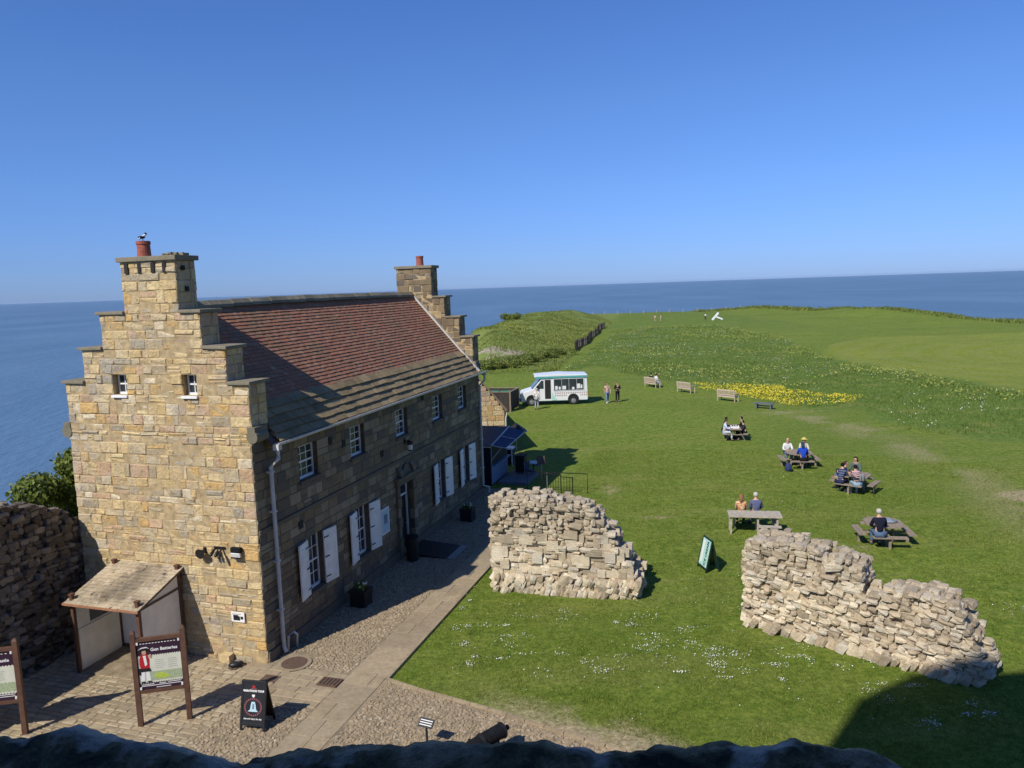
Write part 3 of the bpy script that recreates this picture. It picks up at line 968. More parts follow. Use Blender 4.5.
def gable(a0, a1, out_near, lvl, name):
    """a0 is the outer face when out_near, the wall fills a0..a1"""
    gb = gable_bands()
    m = MB()
    masonry(m, gb, (.19, .31), (.2, .66), lambda s, z, d: (a0 - d, s, z), relief=.017, chip=.16, jit=.02, inset=.016, gap=.005)
    # stepped sides and chimney sides, seen from the side
    th = a1 - a0
    for sg in (-1, 1):
        bands = []
        for z0, z1, ivs in gb:
            if z0 < 6.4:
                continue
            e = ivs[0][0] if sg < 0 else ivs[-1][1]
            masonry(m, [(z0, z1, [(a0 + .03, a1 - .02)])], (.24, .34), (.25, .55), (lambda e, sg: (lambda s, z, d: (s, e + sg * (d - .004), z)))(e, sg), relief=.014)
    # inner face above the roof
    masonry(m, [b for b in gb if b[0] >= 6.5], (.24, .34), (.26, .6), lambda s, z, d: (a1 + d - .02, s, z), relief=.014)
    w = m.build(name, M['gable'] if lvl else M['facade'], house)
    c = MB()
    for z0, z1, ivs in gb:
        for s0, s1 in ivs:
            c.bb(a0 + .012, a1 - .03, s0 + .025, s1 - .025, z0, z1)
    c.build('wall_core', M['mortar'], w)
    # coping slabs on each tread
    for i, (z0, z1, b0, b1) in enumerate(steps):
        nb0, nb1 = (steps[i + 1][2], steps[i + 1][3]) if i < 3 else (None, None)
        zt = z1 + .005
        if nb0 is None:
            c = MB()
            c.box(((a0 + a1) / 2, (b0 + b1) / 2, zt + .06), (th + .14, b1 - b0 + .14, .13))
            c.build('chimney_cap', M['cope'], house, bevel=.02)
        else:
            for p, q in ((b0 - .09, nb0 + .0), (nb1 - .0, b1 + .09)):
                c = MB()
                c.box(((a0 + a1) / 2, (p + q) / 2, zt + .04), (th + .13, q - p, .085), Matrix.Rotation(R(rng.uniform(-1.5, 1.5)), 3, 'X'))
                c.build('coping_slab', M['cope'], house, bevel=.018)
    # kneelers: rounded corbel blocks at the eaves
    for b, sg in ((-.06, -1), (BW + .06, 1)):
        c = MB()
        c.tube([(a0 - .02, b, 6.30), (a0 + .5, b, 6.30)], .17, 14)
        c.bb(a0 - .018, a0 + .55, b - .13 * sg, b + .10 * sg, 6.38, 6.56)
        c.build('kneeler', M['cope'] if lvl else M['facade'], house)


gable(0.0, .78, True, 1, 'gable_wall')
gable(LEN - .78, LEN, False, 0, 'far_gable_wall')

for bb_, w_ in ((3.42, .12), (3.0, .1), (2.55, .12), (2.2, .1)):
    m = MB()
    m.bb(-.03, .0, bb_, bb_ + w_, 10.66, 10.93)
    m.build('chimney_vent', M['inside'], house)
for aa_, z_ in ((.2, 10.7), (.3, 10.15)):
    m = MB()
    m.bb(aa_, aa_ + .12, 1.86, 1.9, z_, z_ + .13)
    m.build('chimney_vent', M['inside'], house)
# chimney pots
for (a, b, hgt, nm) in ((.30, 3.13, .42, 1), (LEN - .38, 2.62, .46, 0)):
    m = MB()
    z = 11.1
    m.tube([(a, b, z), (a, b, z + .06), (a, b, z + hgt - .1), (a, b, z + hgt - .08), (a, b, z + hgt)], [.18, .175, .165, .185, .18], 18)
    pot = m.build('chimney_pot', M['terracotta'], house)
    m = MB(); m.tube([(a, b, z + hgt - .03), (a, b, z + hgt + .004)], .14, 14); m.build('flue_opening', M['inside'], pot)
m = MB()
for k in range(26):
    rock(m, (.36 + rng.uniform(-.3, .3), 2.25 + rng.uniform(-.32, .32), 11.14), (rng.uniform(.08, .2), rng.uniform(.08, .2), rng.uniform(.03, .08)))
m.build('moss_mound', M['cope'], house)

# long front (faces the courtyard), with real openings
UW = [(2.15, 3.15), (5.15, 6.13), (8.55, 9.56), (11.97, 13.03), (14.92, 15.92)]
LW = [(2.22, 3.10), (5.20, 6.08), (12.16, 12.94), (15.12, 15.86)]
DOOR = (8.48, 9.62)
holes = [(p, q, 4.55, 5.58) for p, q in UW] + [(p, q, 1.12, 2.80) for p, q in LW] + [(DOOR[0], DOOR[1], -.1, 2.78)]
zs = [0, .55, 1.12, 2.0, 2.78, 2.80, 3.62, 3.74, 4.55, 5.58, 6.12]
m = MB()
fb = [(z0, z1, cut(.02, LEN - .02, holes, z0, z1)) for z0, z1 in zip(zs[:-1], zs[1:]) if z1 - z0 > .03 and not (z0 == 3.62)]
masonry(m, fb, (.22, .30), (.3, .72), lambda s, z, d: (s, -d, z), relief=.007, jit=.005, chip=.08)
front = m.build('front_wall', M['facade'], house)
m = MB()
for z0, z1 in zip(zs[:-1], zs[1:]):
    for s0, s1 in cut(.79, LEN - .79, holes, z0, z1):
        m.bb(s0, s1, .012, .5, z0, z1)
m.bb(.03, .78, .02, .5, 0, 6.2); m.bb(LEN - .78, LEN - .03, .02, .5, 0, 6.2)
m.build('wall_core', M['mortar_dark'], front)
m = MB(); m.bb(.05, LEN - .05, -.045, .01, 3.62, 3.74); m.build('string_course', M['facade'], house, bevel=.01)
m = MB(); m.bb(.05, LEN - .05, -.05, .02, 0, .32); m.build('plinth', M['facade'], house, bevel=.01)
m = MB(); m.bb(.79, LEN - .79, BW - .5, BW, 0, 6.2); m.build('rear_wall', M['facade'], house)
m = MB(); m.bb(.6, LEN - .6, .52, 3.0, .02, .03); m.bb(.8, LEN - .8, 1.9, 1.95, 0, 6.1); m.build('inner_wall', M['inside'], house)
m = MB()
a = .6
while a < LEN - .6:
    m.bb(a, a + .12, -.16, .0, 6.02, 6.12)
    a += .62
m.build('eaves_brackets', M['facade'], house)


def sash(a0, a1, z0, z1, parent, six=True, y=.16):
    f = MB()
    t = .06
    f.bb(a0, a0 + t, y, y + .07, z0, z1); f.bb(a1 - t, a1, y, y + .07, z0, z1)
    f.bb(a0 + t, a1 - t, y, y + .07, z1 - t, z1); f.bb(a0 + t, a1 - t, y - .02, y + .07, z0, z0 + t + .02)
    zm = (z0 + z1) / 2
    f.bb(a0 + t, a1 - t, y + .004, y + .06, zm - .025, zm + .025)
    nx = 3 if six else 2
    for k in range(1, nx):
        x = a0 + t + (a1 - a0 - 2 * t) * k / nx
        f.bb(x - .012, x + .012, y + .02, y + .05, z0 + t + .02, zm - .025); f.bb(x - .012, x + .012, y + .02, y + .05, zm + .025, z1 - t)
    for q in (.5,):
        for (p0, p1) in ((z0 + t + .02, zm - .025), (zm + .025, z1 - t)):
            z = p0 + (p1 - p0) * q
            f.bb(a0 + t, a1 - t, y + .022, y + .048, z - .011, z + .011)
    o = f.build('window', M['white_paint'], parent)
    g = MB(); g.bb(a0 + t * .5, a1 - t * .5, y + .032, y + .038, z0 + t * .5, z1 - t * .5); g.build('pane', M['glass'], o)
    g = MB(); g.bb(a0 - .06, a1 + .06, -.07, y, z0 - .09, z0 - .005); g.build('sill', M['facade'], o)
    return o


for p, q in UW:
    sash(p, q, 4.56, 5.57, house)
for p, q in LW:
    sash(p, q, 1.13, 2.79, house)
    for sg, hinge in ((-1, p), (1, q)):
        w = .60
        m = MB()
        ang = R(9) * sg
        rot = Matrix.Rotation(-ang, 3, 'Z')
        c = Vector((hinge, -.045, 1.95)) + rot @ Vector((sg * w / 2, 0, 0))
        m.box(c, (w, .045, 1.66), rot)
        for k in (-.6, .6):
            m.box(c + rot @ Vector((0, -.028, k)), (w * .96, .014, .12), rot)
        for k in (-.14, .16):
            m.box(c + rot @ Vector((k * w * 2, -.0245, 0)), (.008, .006, 1.6), rot)
        sh = m.build('shutter', M['white_paint'], house, bevel=.004)
        for k in (-.62, 0, .62):
            m = MB()
            m.box(c + rot @ Vector((-sg * (w / 2 - .1), -.038, k)), (.2, .012, .035), rot)
            m.build('hinge', M['iron'], sh)
        
for h0, h1, z0, z1 in gwin:
    f = MB()
    x = .2
    f.bb(x, x + .06, h0, h0 + .05, z0, z1); f.bb(x, x + .06, h1 - .05, h1, z0, z1); f.bb(x, x + .06, h0, h1, z1 - .05, z1); f.bb(x - .02, x + .06, h0, h1, z0, z0 + .06)
    f.bb(x + .01, x + .05, h0, h1, (z0 + z1) / 2 - .02, (z0 + z1) / 2 + .02); f.bb(x + .01, x + .05, (h0 + h1) / 2 - .012, (h0 + h1) / 2 + .012, z0, z1)
    o = f.build('window', M['white_paint'], house)
    g = MB(); g.bb(x + .025, x + .03, h0, h1, z0, z1); g.build('pane', M['glass'], o)
    g = MB(); g.bb(-.06, x, h0 - .03, h1 + .03, z0 - .07, z0 - .003); g.build('sill', M['white_paint'], o)
    g = MB(); g.bb(.4, .45, h0 - .1, h1 + .1, z0 - .1, z1 + .1); g.build('dark_room', M['inside'], o)

# doorway with moulded surround and a carved hood
m = MB()
d0, d1 = DOOR
for x0, x1 in ((d0 - .24, d0), (d1, d1 + .24)):
    for k in range(7):
        e = .03 if k % 2 else 0
        m.bb(x0 - e, x1 + e, -.08 - e, .1, k * .39 + .02, k * .39 + .40)
m.bb(d0 - .3, d1 + .3, -.12, .1, 2.78, 3.02)
m.bb(d0 - .4, d1 + .4, -.24, .02, 3.02, 3.10)
m.build('door_surround', M['facade'], house, bevel=.012)
m = MB()
for sg, x in ((-1, d0 + .02), (1, d1 - .02)):
    m.prism([(0, 3.10), (-.2, 3.10), (-.16, 3.32), (-.05, 3.45), (0, 3.46)], 0, x - .12, x + .12)
m.prism([(d0 + .14, 3.1), (d1 - .14, 3.1), ((d0 + d1) / 2 + .12, 3.48), ((d0 + d1) / 2 - .12, 3.48)], 1, -.1, 0)
m.build('door_hood', M['facade'], house, bevel=.01)
m = MB(); m.bb(d0, d0 + .09, .2, .3, .05, 2.77); m.bb(d1 - .09, d1, .2, .3, .05, 2.77); m.bb(d0 + .09, d1 - .09, .2, .3, 2.2, 2.27); m.bb(d0 + .09, d1 - .09, .2, .3, 2.70, 2.77)
df = m.build('door_frame', M['white_paint'], house)
m = MB(); m.bb(d0 + .09, d1 - .09, .24, .26, 2.27, 2.7); m.build('fanlight', M['glass'], df)
m = MB()
m.bb(d0 + .09, d1 - .09, .25, .3, .05, 2.2)
for x in (.18, .62):
    for z in ((.25, .95), (1.1, 2.05)):
        m.bb(d0 + x, d0 + x + .34, .235, .25, z[0], z[1])
dr = m.build('door', M['black'], house)
m = MB(); m.ball((d1 - .2, .22, 1.05), .035); m.build('handle', M['grey_metal'], dr)

# roof: slope from the eaves to the ridge
EB, EZ = -.30, 6.05
sl = Vector((0, MID - EB, RIDGE - EZ))
SLEN = sl.length
sd = sl.normalized()
sn = Vector((0, -sd.z, sd.y))
RA0, RA1 = .80, LEN - .80


def roofmap(a, t, d):
    q = Vector((a, EB, EZ)) + sd * t + sn * d
    return q


m = MB(); m.add([roofmap(RA0 - .3, 0, -.02), roofmap(RA1 + .3, 0, -.02), roofmap(RA1 + .3, SLEN, -.02), roofmap(RA0 - .3, SLEN, -.02),
                 roofmap(RA0 - .3, 0, -.14), roofmap(RA1 + .3, 0, -.14), roofmap(RA1 + .3, SLEN, -.14), roofmap(RA0 - .3, SLEN, -.14)],
                [(0, 1, 2, 3), (7, 6, 5, 4), (0, 4, 5, 1), (1, 5, 6, 2), (2, 6, 7, 3), (3, 7, 4, 0)])
m.build('roof_deck', M['dark_brown'], house)


def course_tiles(m, t0, t1, lap, th, ww, sag=0.0):
    a = RA0 + rng.uniform(-.1, 0)
    while a < RA1:
        w = rng.uniform(*ww)
        e = min(a + w, RA1 + .02)
        k = rng.uniform(-.3, .3) * th
        dt = rng.uniform(-1, 1) * th * .35
        lo, hi = th * 1.9 + k, th * .25
        g = .004
        p = [roofmap(a + g, t0 + dt, lo - th), roofmap(e - g, t0 + dt, lo - th), roofmap(e - g, t0 + dt, lo), roofmap(a + g, t0 + dt, lo),
             roofmap(a + g, t1 + lap, hi - th), roofmap(e - g, t1 + lap, hi - th), roofmap(e - g, t1 + lap, hi), roofmap(a + g, t1 + lap, hi)]
        m.add(p, [(0, 1, 2, 3), (3, 2, 6, 7), (0, 3, 7, 4), (1, 5, 6, 2)])
        a = e


m = MB()
NS = 5
t = -.05
for k in range(NS):
    course_tiles(m, t, t + .265, .12, .046, (.32, .75))
    t += .265
m.build('stone_slates', M['slate'], house)
m = MB()
g = .138
while t < SLEN - .05:
    course_tiles(m, t, t + g, .05, .018, (.155, .175))
    t += g
m.build('roof_tiles', M['tile'], house)
m = MB()
rb = Vector((0, (BW - MID + .3), 0))
p0, p1 = roofmap(RA0 - .3, SLEN, .03), roofmap(RA1 + .3, SLEN, .03)
q0, q1 = Vector((RA0 - .3, BW + .3, EZ)), Vector((RA1 + .3, BW + .3, EZ))
dz = Vector((0, 0, -.12))
m.add([p0, p1, q1, q0, p0 + dz, p1 + dz, q1 + dz, q0 + dz], [(0, 1, 2, 3), (7, 6, 5, 4), (0, 4, 5, 1), (1, 5, 6, 2), (2, 6, 7, 3), (3, 7, 4, 0)])
m.build('rear_roof', M['slate'], house)
m = MB()
a = RA0
while a < RA1:
    e = min(a + rng.uniform(.42, .6), RA1)
    zz = RIDGE + .03 + .05 * math.sin((a - 2) * .22) + rng.uniform(-.012, .012)
    m.prism([(MID - .2, zz - .13), (MID - .17, zz - .03), (MID - .05, zz + .10), (MID + .05, zz + .10), (MID + .2, zz - .05), (MID + .2, zz - .13)], 0, a + .006, e - .006)
    a = e
m.build('ridge_stones', M['cope'], house, bevel=.012)
# pale mortar fillet where tiles meet the far gable
m = MB(); m.bar(roofmap(RA1 - .02, .0, .07), roofmap(RA1 - .02, SLEN, .07), .16, .07, up=sn); m.build('mortar_fillet', M['pipe'], house)

# gutter and downpipes
m = MB()
n = 8
pts = []
for a in (.55, LEN + .05):
    pts.append([(a, -.40 + .075 * math.cos(math.pi + math.pi * k / n), 6.02 + .075 * math.sin(math.pi + math.pi * k / n)) for k in range(n + 1)])
m.add(pts[0] + pts[1], [(k, k + 1, n + 2 + k, n + 1 + k) for k in range(n)])
m.tube([(.55, -.475, 6.03), (LEN + .05, -.475, 6.03)], .014, 6)
m.build('gutter', M['pipe'], house)
for a, off in ((.62, 0), (17.45, 0)):
    m = MB()
    m.bb(a - .08, a + .08, -.46, -.28, 5.84, 6.0)
    pp = [(a, -.38, 5.82), (a, -.38, 5.6), (a, -.12, 5.36), (a, -.12, .25), (a + .0, -.18, .1)]
    if a > 5:
        pp = [(a, -.38, 5.82), (a, -.38, 5.6), (a, -.12, 5.36), (a, -.12, .45), (a + .3, -.3, .3), (a + .3, -.3, .0)]
    m.tube(pp, .055, 10)
    m.build('downpipe', M['pipe'], house, smooth=False)
    for z in (1.3, 2.7, 4.1, 5.2):
        m = MB()
        m.bb(a - .07, a + .07, -.18, -.01, z, z + .05)
        m.build('pipe_bracket', M['pipe'], house)
for x, z in ((4.6, 5.05), (10.9, 5.62), (7.2, 4.15), (1.9, 3.2), (3.8, 5.3)):
    m = MB()
    m.bb(x, x + .2, -.03, 0, z, z + .22)
    m.build('wall_vent', M['inside'], house)
# small pipe loop and gate-hook at the corner
m = MB(); m.tube([(.75, -.14, .0), (.75, -.2, .5), (.95, -.24, .55), (1.1, -.24, .4), (1.1, -.2, .0)], .035, 8); m.build('pipe_loop', M['pipe'], house, smooth=True)

# jackdaw on the near chimney pot
BIRD = r = thing('bird', 'black and white bird perched on the near chimney pot', 'bird', W(.30, 3.13, 11.52), R(60))
m = MB()
vs, fs = skin_mesh({'t': ((-.2, 0, .07), (.02, .01)), 'b': ((-.08, 0, .12), .05), 'c': ((.03, 0, .16), .062), 'n': ((.09, 0, .22), .04), 'h': ((.12, 0, .27), .042), 'k': ((.18, 0, .265), .012)}, [('t', 'b'), ('b', 'c'), ('c', 'n'), ('n', 'h'), ('h', 'k')], 'c')
m.add(vs, fs)
for s in (-1, 1):
    m.tube([(0, s * .025, .1), (.01, s * .025, .01), (.05, s * .025, .0)], .008, 5)
m.build('body', M['lamp_white'], r, smooth=True)
m = MB()
for s in (-1, 1):
    m.ball((-.05, s * .052, .14), (.12, .02, .05), 10, 6)
m.ball((.125, 0, .285), (.05, .046, .045), 10, 6)
m.tube([(.15, 0, .27), (.215, 0, .26)], [.018, .004], 6)
m.build('wing', M['black'], r, smooth=True)

BIRD.scale = (.72, .72, .72)
# fittings on the gable
r = thing('horn_speaker', 'black horn loudspeaker, leftmost fitting on the sunlit gable', 'loudspeaker', W(0, 1.72, 3.12), HROT)
m = MB(); m.tube([(-.05, 0, 0), (-.12, 0, -.02), (-.30, .04, -.06), (-.33, .04, -.065)], [.05, .06, .17, .18], 14); m.build('horn', M['black'], r)
m = MB(); m.bb(-.06, .0, -.05, .05, -.1, .1); m.build('bracket', M['iron'], r)
r = thing('camera_cluster', 'black security cameras on one bracket between speaker and floodlight', 'security camera', W(0, 1.25, 3.14), HROT)
m = MB(); m.bb(-.05, 0, -.24, .2, .08, .14); m.bar((-.03, -.1, .1), (-.3, -.15, -.05), .05, .05); m.bar((-.03, .12, .1), (-.24, .16, .0), .05, .05); m.build('bracket', M['iron'], r)
for x, y, z in ((-.3, -.17, -.06), (-.26, .17, -.02), (-.2, .02, -.05)):
    m = MB(); m.tube([(x + .1, y, z + .03), (x - .12, y - .03, z - .05)], [.055, .06], 10); m.ball((x - .12, y - .03, z - .05), .055, 10, 6); m.build('camera_body', M['black'], r)
r = thing('floodlight', 'white faced floodlight, rightmost fitting on the sunlit gable', 'floodlight', W(0, .66, 3.15), HROT)
m = MB(); m.bb(-.22, -.04, -.19, .19, .0, .18); m.bb(-.05, 0, -.08, .08, -.05, .15); m.build('hood', M['iron'], r, bevel=.02)
m = MB(); m.box((-.17, 0, -.07), (.1, .36, .16), Matrix.Rotation(R(-20), 3, 'Y')); m.build('lamp_face', M['lamp_white'], r, bevel=.01)
m = MB(); m.box((-.185, 0, -.16), (.1, .36, .03), Matrix.Rotation(R(-20), 3, 'Y')); m.build('visor', M['iron'], r)
for o_ in bpy.data.objects:
    if o_.get('category') in ('loudspeaker', 'security camera', 'floodlight'):
        o_.scale = (.62, .8, .8)
r = thing('wall_plaque', 'small white notice plaque low on the sunlit gable', 'plaque', W(0, .81, 1.3), HROT)
m = MB(); m.bb(-.045, -.015, -.21, .21, -.14, .14); m.build('board', M['white_paint'], r, bevel=.004)
m = MB(); m.bb(-.05, -.046, -.07, .14, -.09, .03); m.bb(-.05, -.046, -.17, -.09, -.05, .03); m.bb(-.05, -.046, -.02, .14, .03, .06); m.build('printed_picture', M['black'], r)
m = MB(); m.bb(-.05, -.046, -.1, .17, .075, .1); m.build('printed_line', M['grey_print'], r)

# lantern over the door and poster beside it
r = thing('wall_lantern', 'small black lantern on the shaded wall above the doorway', 'lantern', W(9.2, 0, 4.1), HROT)
m = MB(); m.bar((0, -.01, .2), (0, -.22, .26), .03, .03); m.bb(-.05, .05, -.03, -.0, .1, .3); m.build('bracket', M['iron'], r)
m = MB(); m.tube([(0, -.22, .24), (0, -.22, .2), (0, -.22, .1)], [.02, .12, .13], 8); m.tube([(0, -.22, -.16), (0, -.22, -.1)], [.06, .1], 8); m.build('cap', M['black'], r)
m = MB(); m.tube([(0, -.22, -.1), (0, -.22, .1)], [.09, .11], 8); m.build('lantern_glass', M['lamp_white'], r)
r = thing('framed_poster', 'white framed poster on the shaded wall left of the doorway', 'poster', W(7.22, 0, 1.82), HROT)
m = MB(); m.bb(-.31, .31, -.05, -.02, -.47, .47); m.build('frame', M['white_paint'], r, bevel=.006)
m = MB(); m.bb(-.25, .25, -.054, -.051, -.4, .4); m.build('sheet', M['pale_blue'], r)
m = MB(); m.bb(-.12, .14, -.058, -.055, -.1, .22); m.ball((0, -.056, .1), (.13, .003, .16)); m.build('printed_picture', M['blue_grey'], r)


# planters, mat, ramp
def planter(a, b, label):
    r = thing('planter', label, 'planter', W(a, b), HROT, 'black planters along the shaded wall')
    m = MB(); s = .26
    m.prism([(-s, -s), (s, -s), (s, s), (-s, s)], 2, 0, .5); m.bb(-s - .03, s + .03, -s - .03, s + .03, .5, .56); m.build('box', M['black'], r)
    m = MB()
    for k in range(60):
        x, y = rng.uniform(-.2, .2), rng.uniform(-.2, .2)
        h = rng.uniform(.08, .25)
        m.bar((x, y, .54), (x + rng.uniform(-.08, .08), y + rng.uniform(-.08, .08), .56 + h), .03, .006)
    m.build('plant', M['leaf'], r)
    m = MB()
    for k in range(9):
        m.ball((rng.uniform(-.2, .2), rng.uniform(-.2, .2), .68 + rng.uniform(0, .12)), .028, 6, 4)
    m.build('blossom', M['daisy'], r)


planter(4.15, -.62, 'black planter below the second pair of white shutters, nearer the camera')
planter(13.3, -.85, 'black planter at the far end of the shaded wall')
r = thing('entrance_ramp', 'dark ramp with a pale edge plate outside the doorway', 'ramp', W(9.2, 0), HROT)
m = MB(); m.add([(-.6, -.12, .0), (.9, -.12, .0), (.9, -1.75, .0), (-.6, -1.75, .0), (-.6, -.12, .17), (.9, -.12, .17), (.9, -1.75, .06), (-.6, -1.75, .06)],
                [(0, 1, 2, 3), (4, 7, 6, 5), (0, 4, 5, 1), (1, 5, 6, 2), (2, 6, 7, 3), (3, 7, 4, 0)]); m.build('deck', M['black'], r)
m = MB(); m.bb(-.6, .9, -2.05, -1.76, .035, .065); m.build('edge_plate', M['grey_metal'], r)
r = thing('litter_bin', 'black bin on the path just in front of the doorway', 'bin', W(8.25, -.55), HROT)
m = MB(); m.tube([(0, 0, 0), (0, 0, .05), (0, 0, .85), (0, 0, .9)], [.2, .22, .24, .22], 14); m.build('drum', M['black'], r)
m = MB(); m.tube([(0, 0, .9), (0, 0, .97), (0, 0, 1.02)], [.26, .25, .12], 14); m.build('lid', M['iron'], r)

# ------------------------------------------------------------------ yard paving
m = MB()
# polygon sheet in house coordinates (a, n=-b)
ypoly = [(-14, -8.0), (-14, 16), (-2.45, 13.5), (-1.38, 9.06), (-.72, 6.6), (-.30, 4.6), (-.05, 3.62), (18.5, 3.55), (18.5, -.2), (0, -.2), (0, -8.0)]
vs = [W(a, -n_, .027) for a, n_ in ypoly] + [W(a, -n_, -.3) for a, n_ in ypoly]
k = len(ypoly)
m.add(vs, [tuple(range(k)), tuple(range(2 * k - 1, k - 1, -1))] + [(i, (i + 1) % k, k + (i + 1) % k, k + i) for i in range(k)])
tag(m.build('yard', M['earth']), kind='structure')


def in_poly(x, y, poly):
    c = False
    j = len(poly) - 1
    for i in range(len(poly)):
        xi, yi = poly[i]
        xj, yj = poly[j]
        if (yi > y) != (yj > y) and x < (xj - xi) * (y - yi) / (yj - yi) + xi:
            c = not c
        j = i
    return c


# flag path along the lawn
m = MB()
a = -4.6
bands = []
while a < 18.4:
    L = rng.uniform(.55, .95)
    bands.append((a, min(a + L, 18.4), [(2.5, 3.52)]))
    a += L
masonry(m, bands, (2, 2.1), (.5, 1.0), lambda s, z, d: W(z, -s, d + .042), relief=.004, depth=.05, gap=.004, inset=.006, jit=.006)
tag(m.build('flag_path', M['flags']), kind='structure')
# flags and setts in front of the gable
m = MB()
bands = [(.0 - .28 * k - .28, -.28 * k, [(-.5, 2.48)]) for k in range(0, 6)]
masonry(m, bands, (.26, .3), (.4, .8), lambda s, z, d: W(z, -s, d + .04), relief=.005, depth=.05, gap=.008, inset=.01, jit=.006)
tag(m.build('courtyard_flags', M['flags']), kind='structure')
m = MB()
bands = []
z = -.02
while z > -6.5:
    h = rng.uniform(.15, .22)
    hi = -.52
    if z < -2.0:
        hi = .6 - (-2.0 - z) * .1
    elif z < -1.66:
        hi = 1.2
    bands.append((z - h, z, [(-7.6, hi)]))
    z -= h
masonry(m, bands, (.14, .24), (.2, .5), lambda s, z, d: W(z, -s, d + .04), relief=.007, depth=.05, gap=.011, inset=.016, jit=.012)
tag(m.build('courtyard_setts', M['setts']), kind='structure')
# cobbles: between house and path, and the wide apron by the lawn
m = MB()


def cobble(a, n_):
    s = rng.uniform(.045, .085)
    rock(m, W(a, -n_, .027 + rng.uniform(-.008, .008)), (s * rng.uniform(.9, 1.5), s, .042), Matrix.Rotation(rng.uniform(0, 3.1), 3, 'Z'), .16, .75)


for k in range(70000):
    a, n_ = rng.uniform(-5.5, 17.8), rng.uniform(.08, 13.5)
    if a > .05 and n_ < 2.42 and (a < 9 or rng.random() < .4):
        if (a - .3) ** 2 + (n_ - .65) ** 2 > .3:
            cobble(a, n_)
    elif a < -.1 and n_ > 3.62 and in_poly(a, n_, ypoly):
        cobble(a, n_)
    elif a < -1.75 and .5 < n_ < 2.46:
        cobble(a, n_)
tag(m.build('cobbles', M['pebble']), 'rounded cobblestones set in the courtyard', None, None, 'stuff')
# edging between path/cobbles and the lawn
m = MB()
edge = [(-2.45, 13.4), (-1.38, 9.06), (-.72, 6.6), (-.30, 4.6), (-.03, 3.64)]
for (a0, n0), (a1, n1) in zip(edge[:-1], edge[1:]):
    L = math.hypot(a1 - a0, n1 - n0)
    k = max(1, round(L / .5))
    for i in range(k):
        t0, t1 = i / k + .003, (i + 1) / k - .003
        m.bar(W(a0 + (a1 - a0) * t0, -(n0 + (n1 - n0) * t0), .04), W(a0 + (a1 - a0) * t1, -(n0 + (n1 - n0) * t1), .04), .07, .10)
for i in range(30):
    m.bar(W(.05 + i * .6, -3.575, .03), W(.63 + i * .6, -3.575, .03), .09, .09)
tag(m.build('lawn_kerb', M['flags']), kind='structure')
r = thing('manhole_cover', 'round rusty manhole cover in a stone ring by the downpipe', 'manhole cover', W(.18, -.72, .0))
m = MB(); m.tube([(0, 0, .02), (0, 0, .068)], .34, 28); m.build('lid', M['rust'], r)
m = MB()
nn = 28
m.add([(.35 * math.cos(2 * math.pi * k / nn), .35 * math.sin(2 * math.pi * k / nn), .064) for k in range(nn)] + [(.46 * math.cos(2 * math.pi * k / nn), .46 * math.sin(2 * math.pi * k / nn), .056) for k in range(nn)],
      [(k, (k + 1) % nn, nn + (k + 1) % nn, nn + k) for k in range(nn)]); m.build('ring', M['flags'], r)
r = thing('drain_cover', 'small square dark drain cover in the flagstones', 'drain cover', W(-.5, -2.2, .0), HROT)
m = MB(); m.bb(-.2, .2, -.28, .28, .03, .07); m.build('plate', M['rust'], r)
m = MB()
for k in range(5):
    m.bb(-.16, .16, -.2 + k * .1 - .012, -.2 + k * .1 + .012, .0705, .075)
m.build('slot', M['black'], r)
r = thing('drain_cover', 'pale square cover near the round manhole cover', 'drain cover', W(-.72, -.55, .0), HROT)
m = MB(); m.bb(-.16, .16, -.2, .2, .03, .066); m.build('plate', M['rust'], r)
m = MB(); m.bb(-.18, .18, -.22, .22, .02, .06); m.build('surround', M['setts'], r)
r = thing('stone_block', 'loose squared tan stone at the foot of the gable', 'stone', W(-.12, 1.22, .02), HROT)
m = MB(); rock(m, (0, 0, .1), (.22, .34, .24), None, .06, .12); m.build('block', M['gable'], r)
r = thing('dropped_bag', 'small grey and black bag on the paving by the house corner', 'bag', W(-.35, .75, .045), .4)
m = MB(); m.ball((0, 0, .07), (.2, .13, .09), 12, 8); m.build('bag_body', M['black'], r, smooth=True)
m = MB(); m.ball((.04, .02, .12), (.11, .08, .05), 10, 6); m.build('flap', M['grey_metal'], r, smooth=True)
m = MB(); m.tube([(-.12, 0, .1), (-.2, -.1, .03), (-.05, -.2, .015), (.12, -.1, .03)], .012, 6); m.build('strap', M['black'], r)

# ------------------------------------------------------------------ white kiosk shelter against the gable
sh = thing('timber_shelter', 'open white panelled shelter with a mossy shingle roof against the gable', 'shelter', W(0, 0), HROT)
SB0, SB1, SF = 2.62, 4.78, -1.62
for a, b, h in ((-.12, SB0, 2.62), (-.12, SB1, 2.62), (SF, SB0, 2.2), (SF, SB1, 2.2)):
    m = MB(); m.bb(a - .045, a + .045, b - .045, b + .045, .03, h); m.bb(a - .06, a + .06, b - .06, b + .06, h, h + .05)
    m.build('post', M['brown_wood'], sh)
m = MB(); m.bb(SF + .055, -.17, SB1 - .03, SB1 + .02, .05, 1.95); m.build('side_panel', M['white_paint'], sh)
m = MB(); m.bb(SF + .055, -.17, SB0 - .02, SB0 + .03, .05, 2.0); m.build('side_panel', M['cream_paint'], sh)
m = MB(); m.add([(SF + .06, SB0 - .018, 2.0), (-.17, SB0 - .018, 2.0), (-.17, SB0 - .018, 2.42), (SF + .06, SB0 + .028, 2.0), (-.17, SB0 + .028, 2.0), (-.17, SB0 + .028, 2.42)],
                [(0, 1, 2), (5, 4, 3), (0, 3, 4, 1), (1, 4, 5, 2), (2, 5, 3, 0)]); m.build('gable_panel', M['cream_paint'], sh)
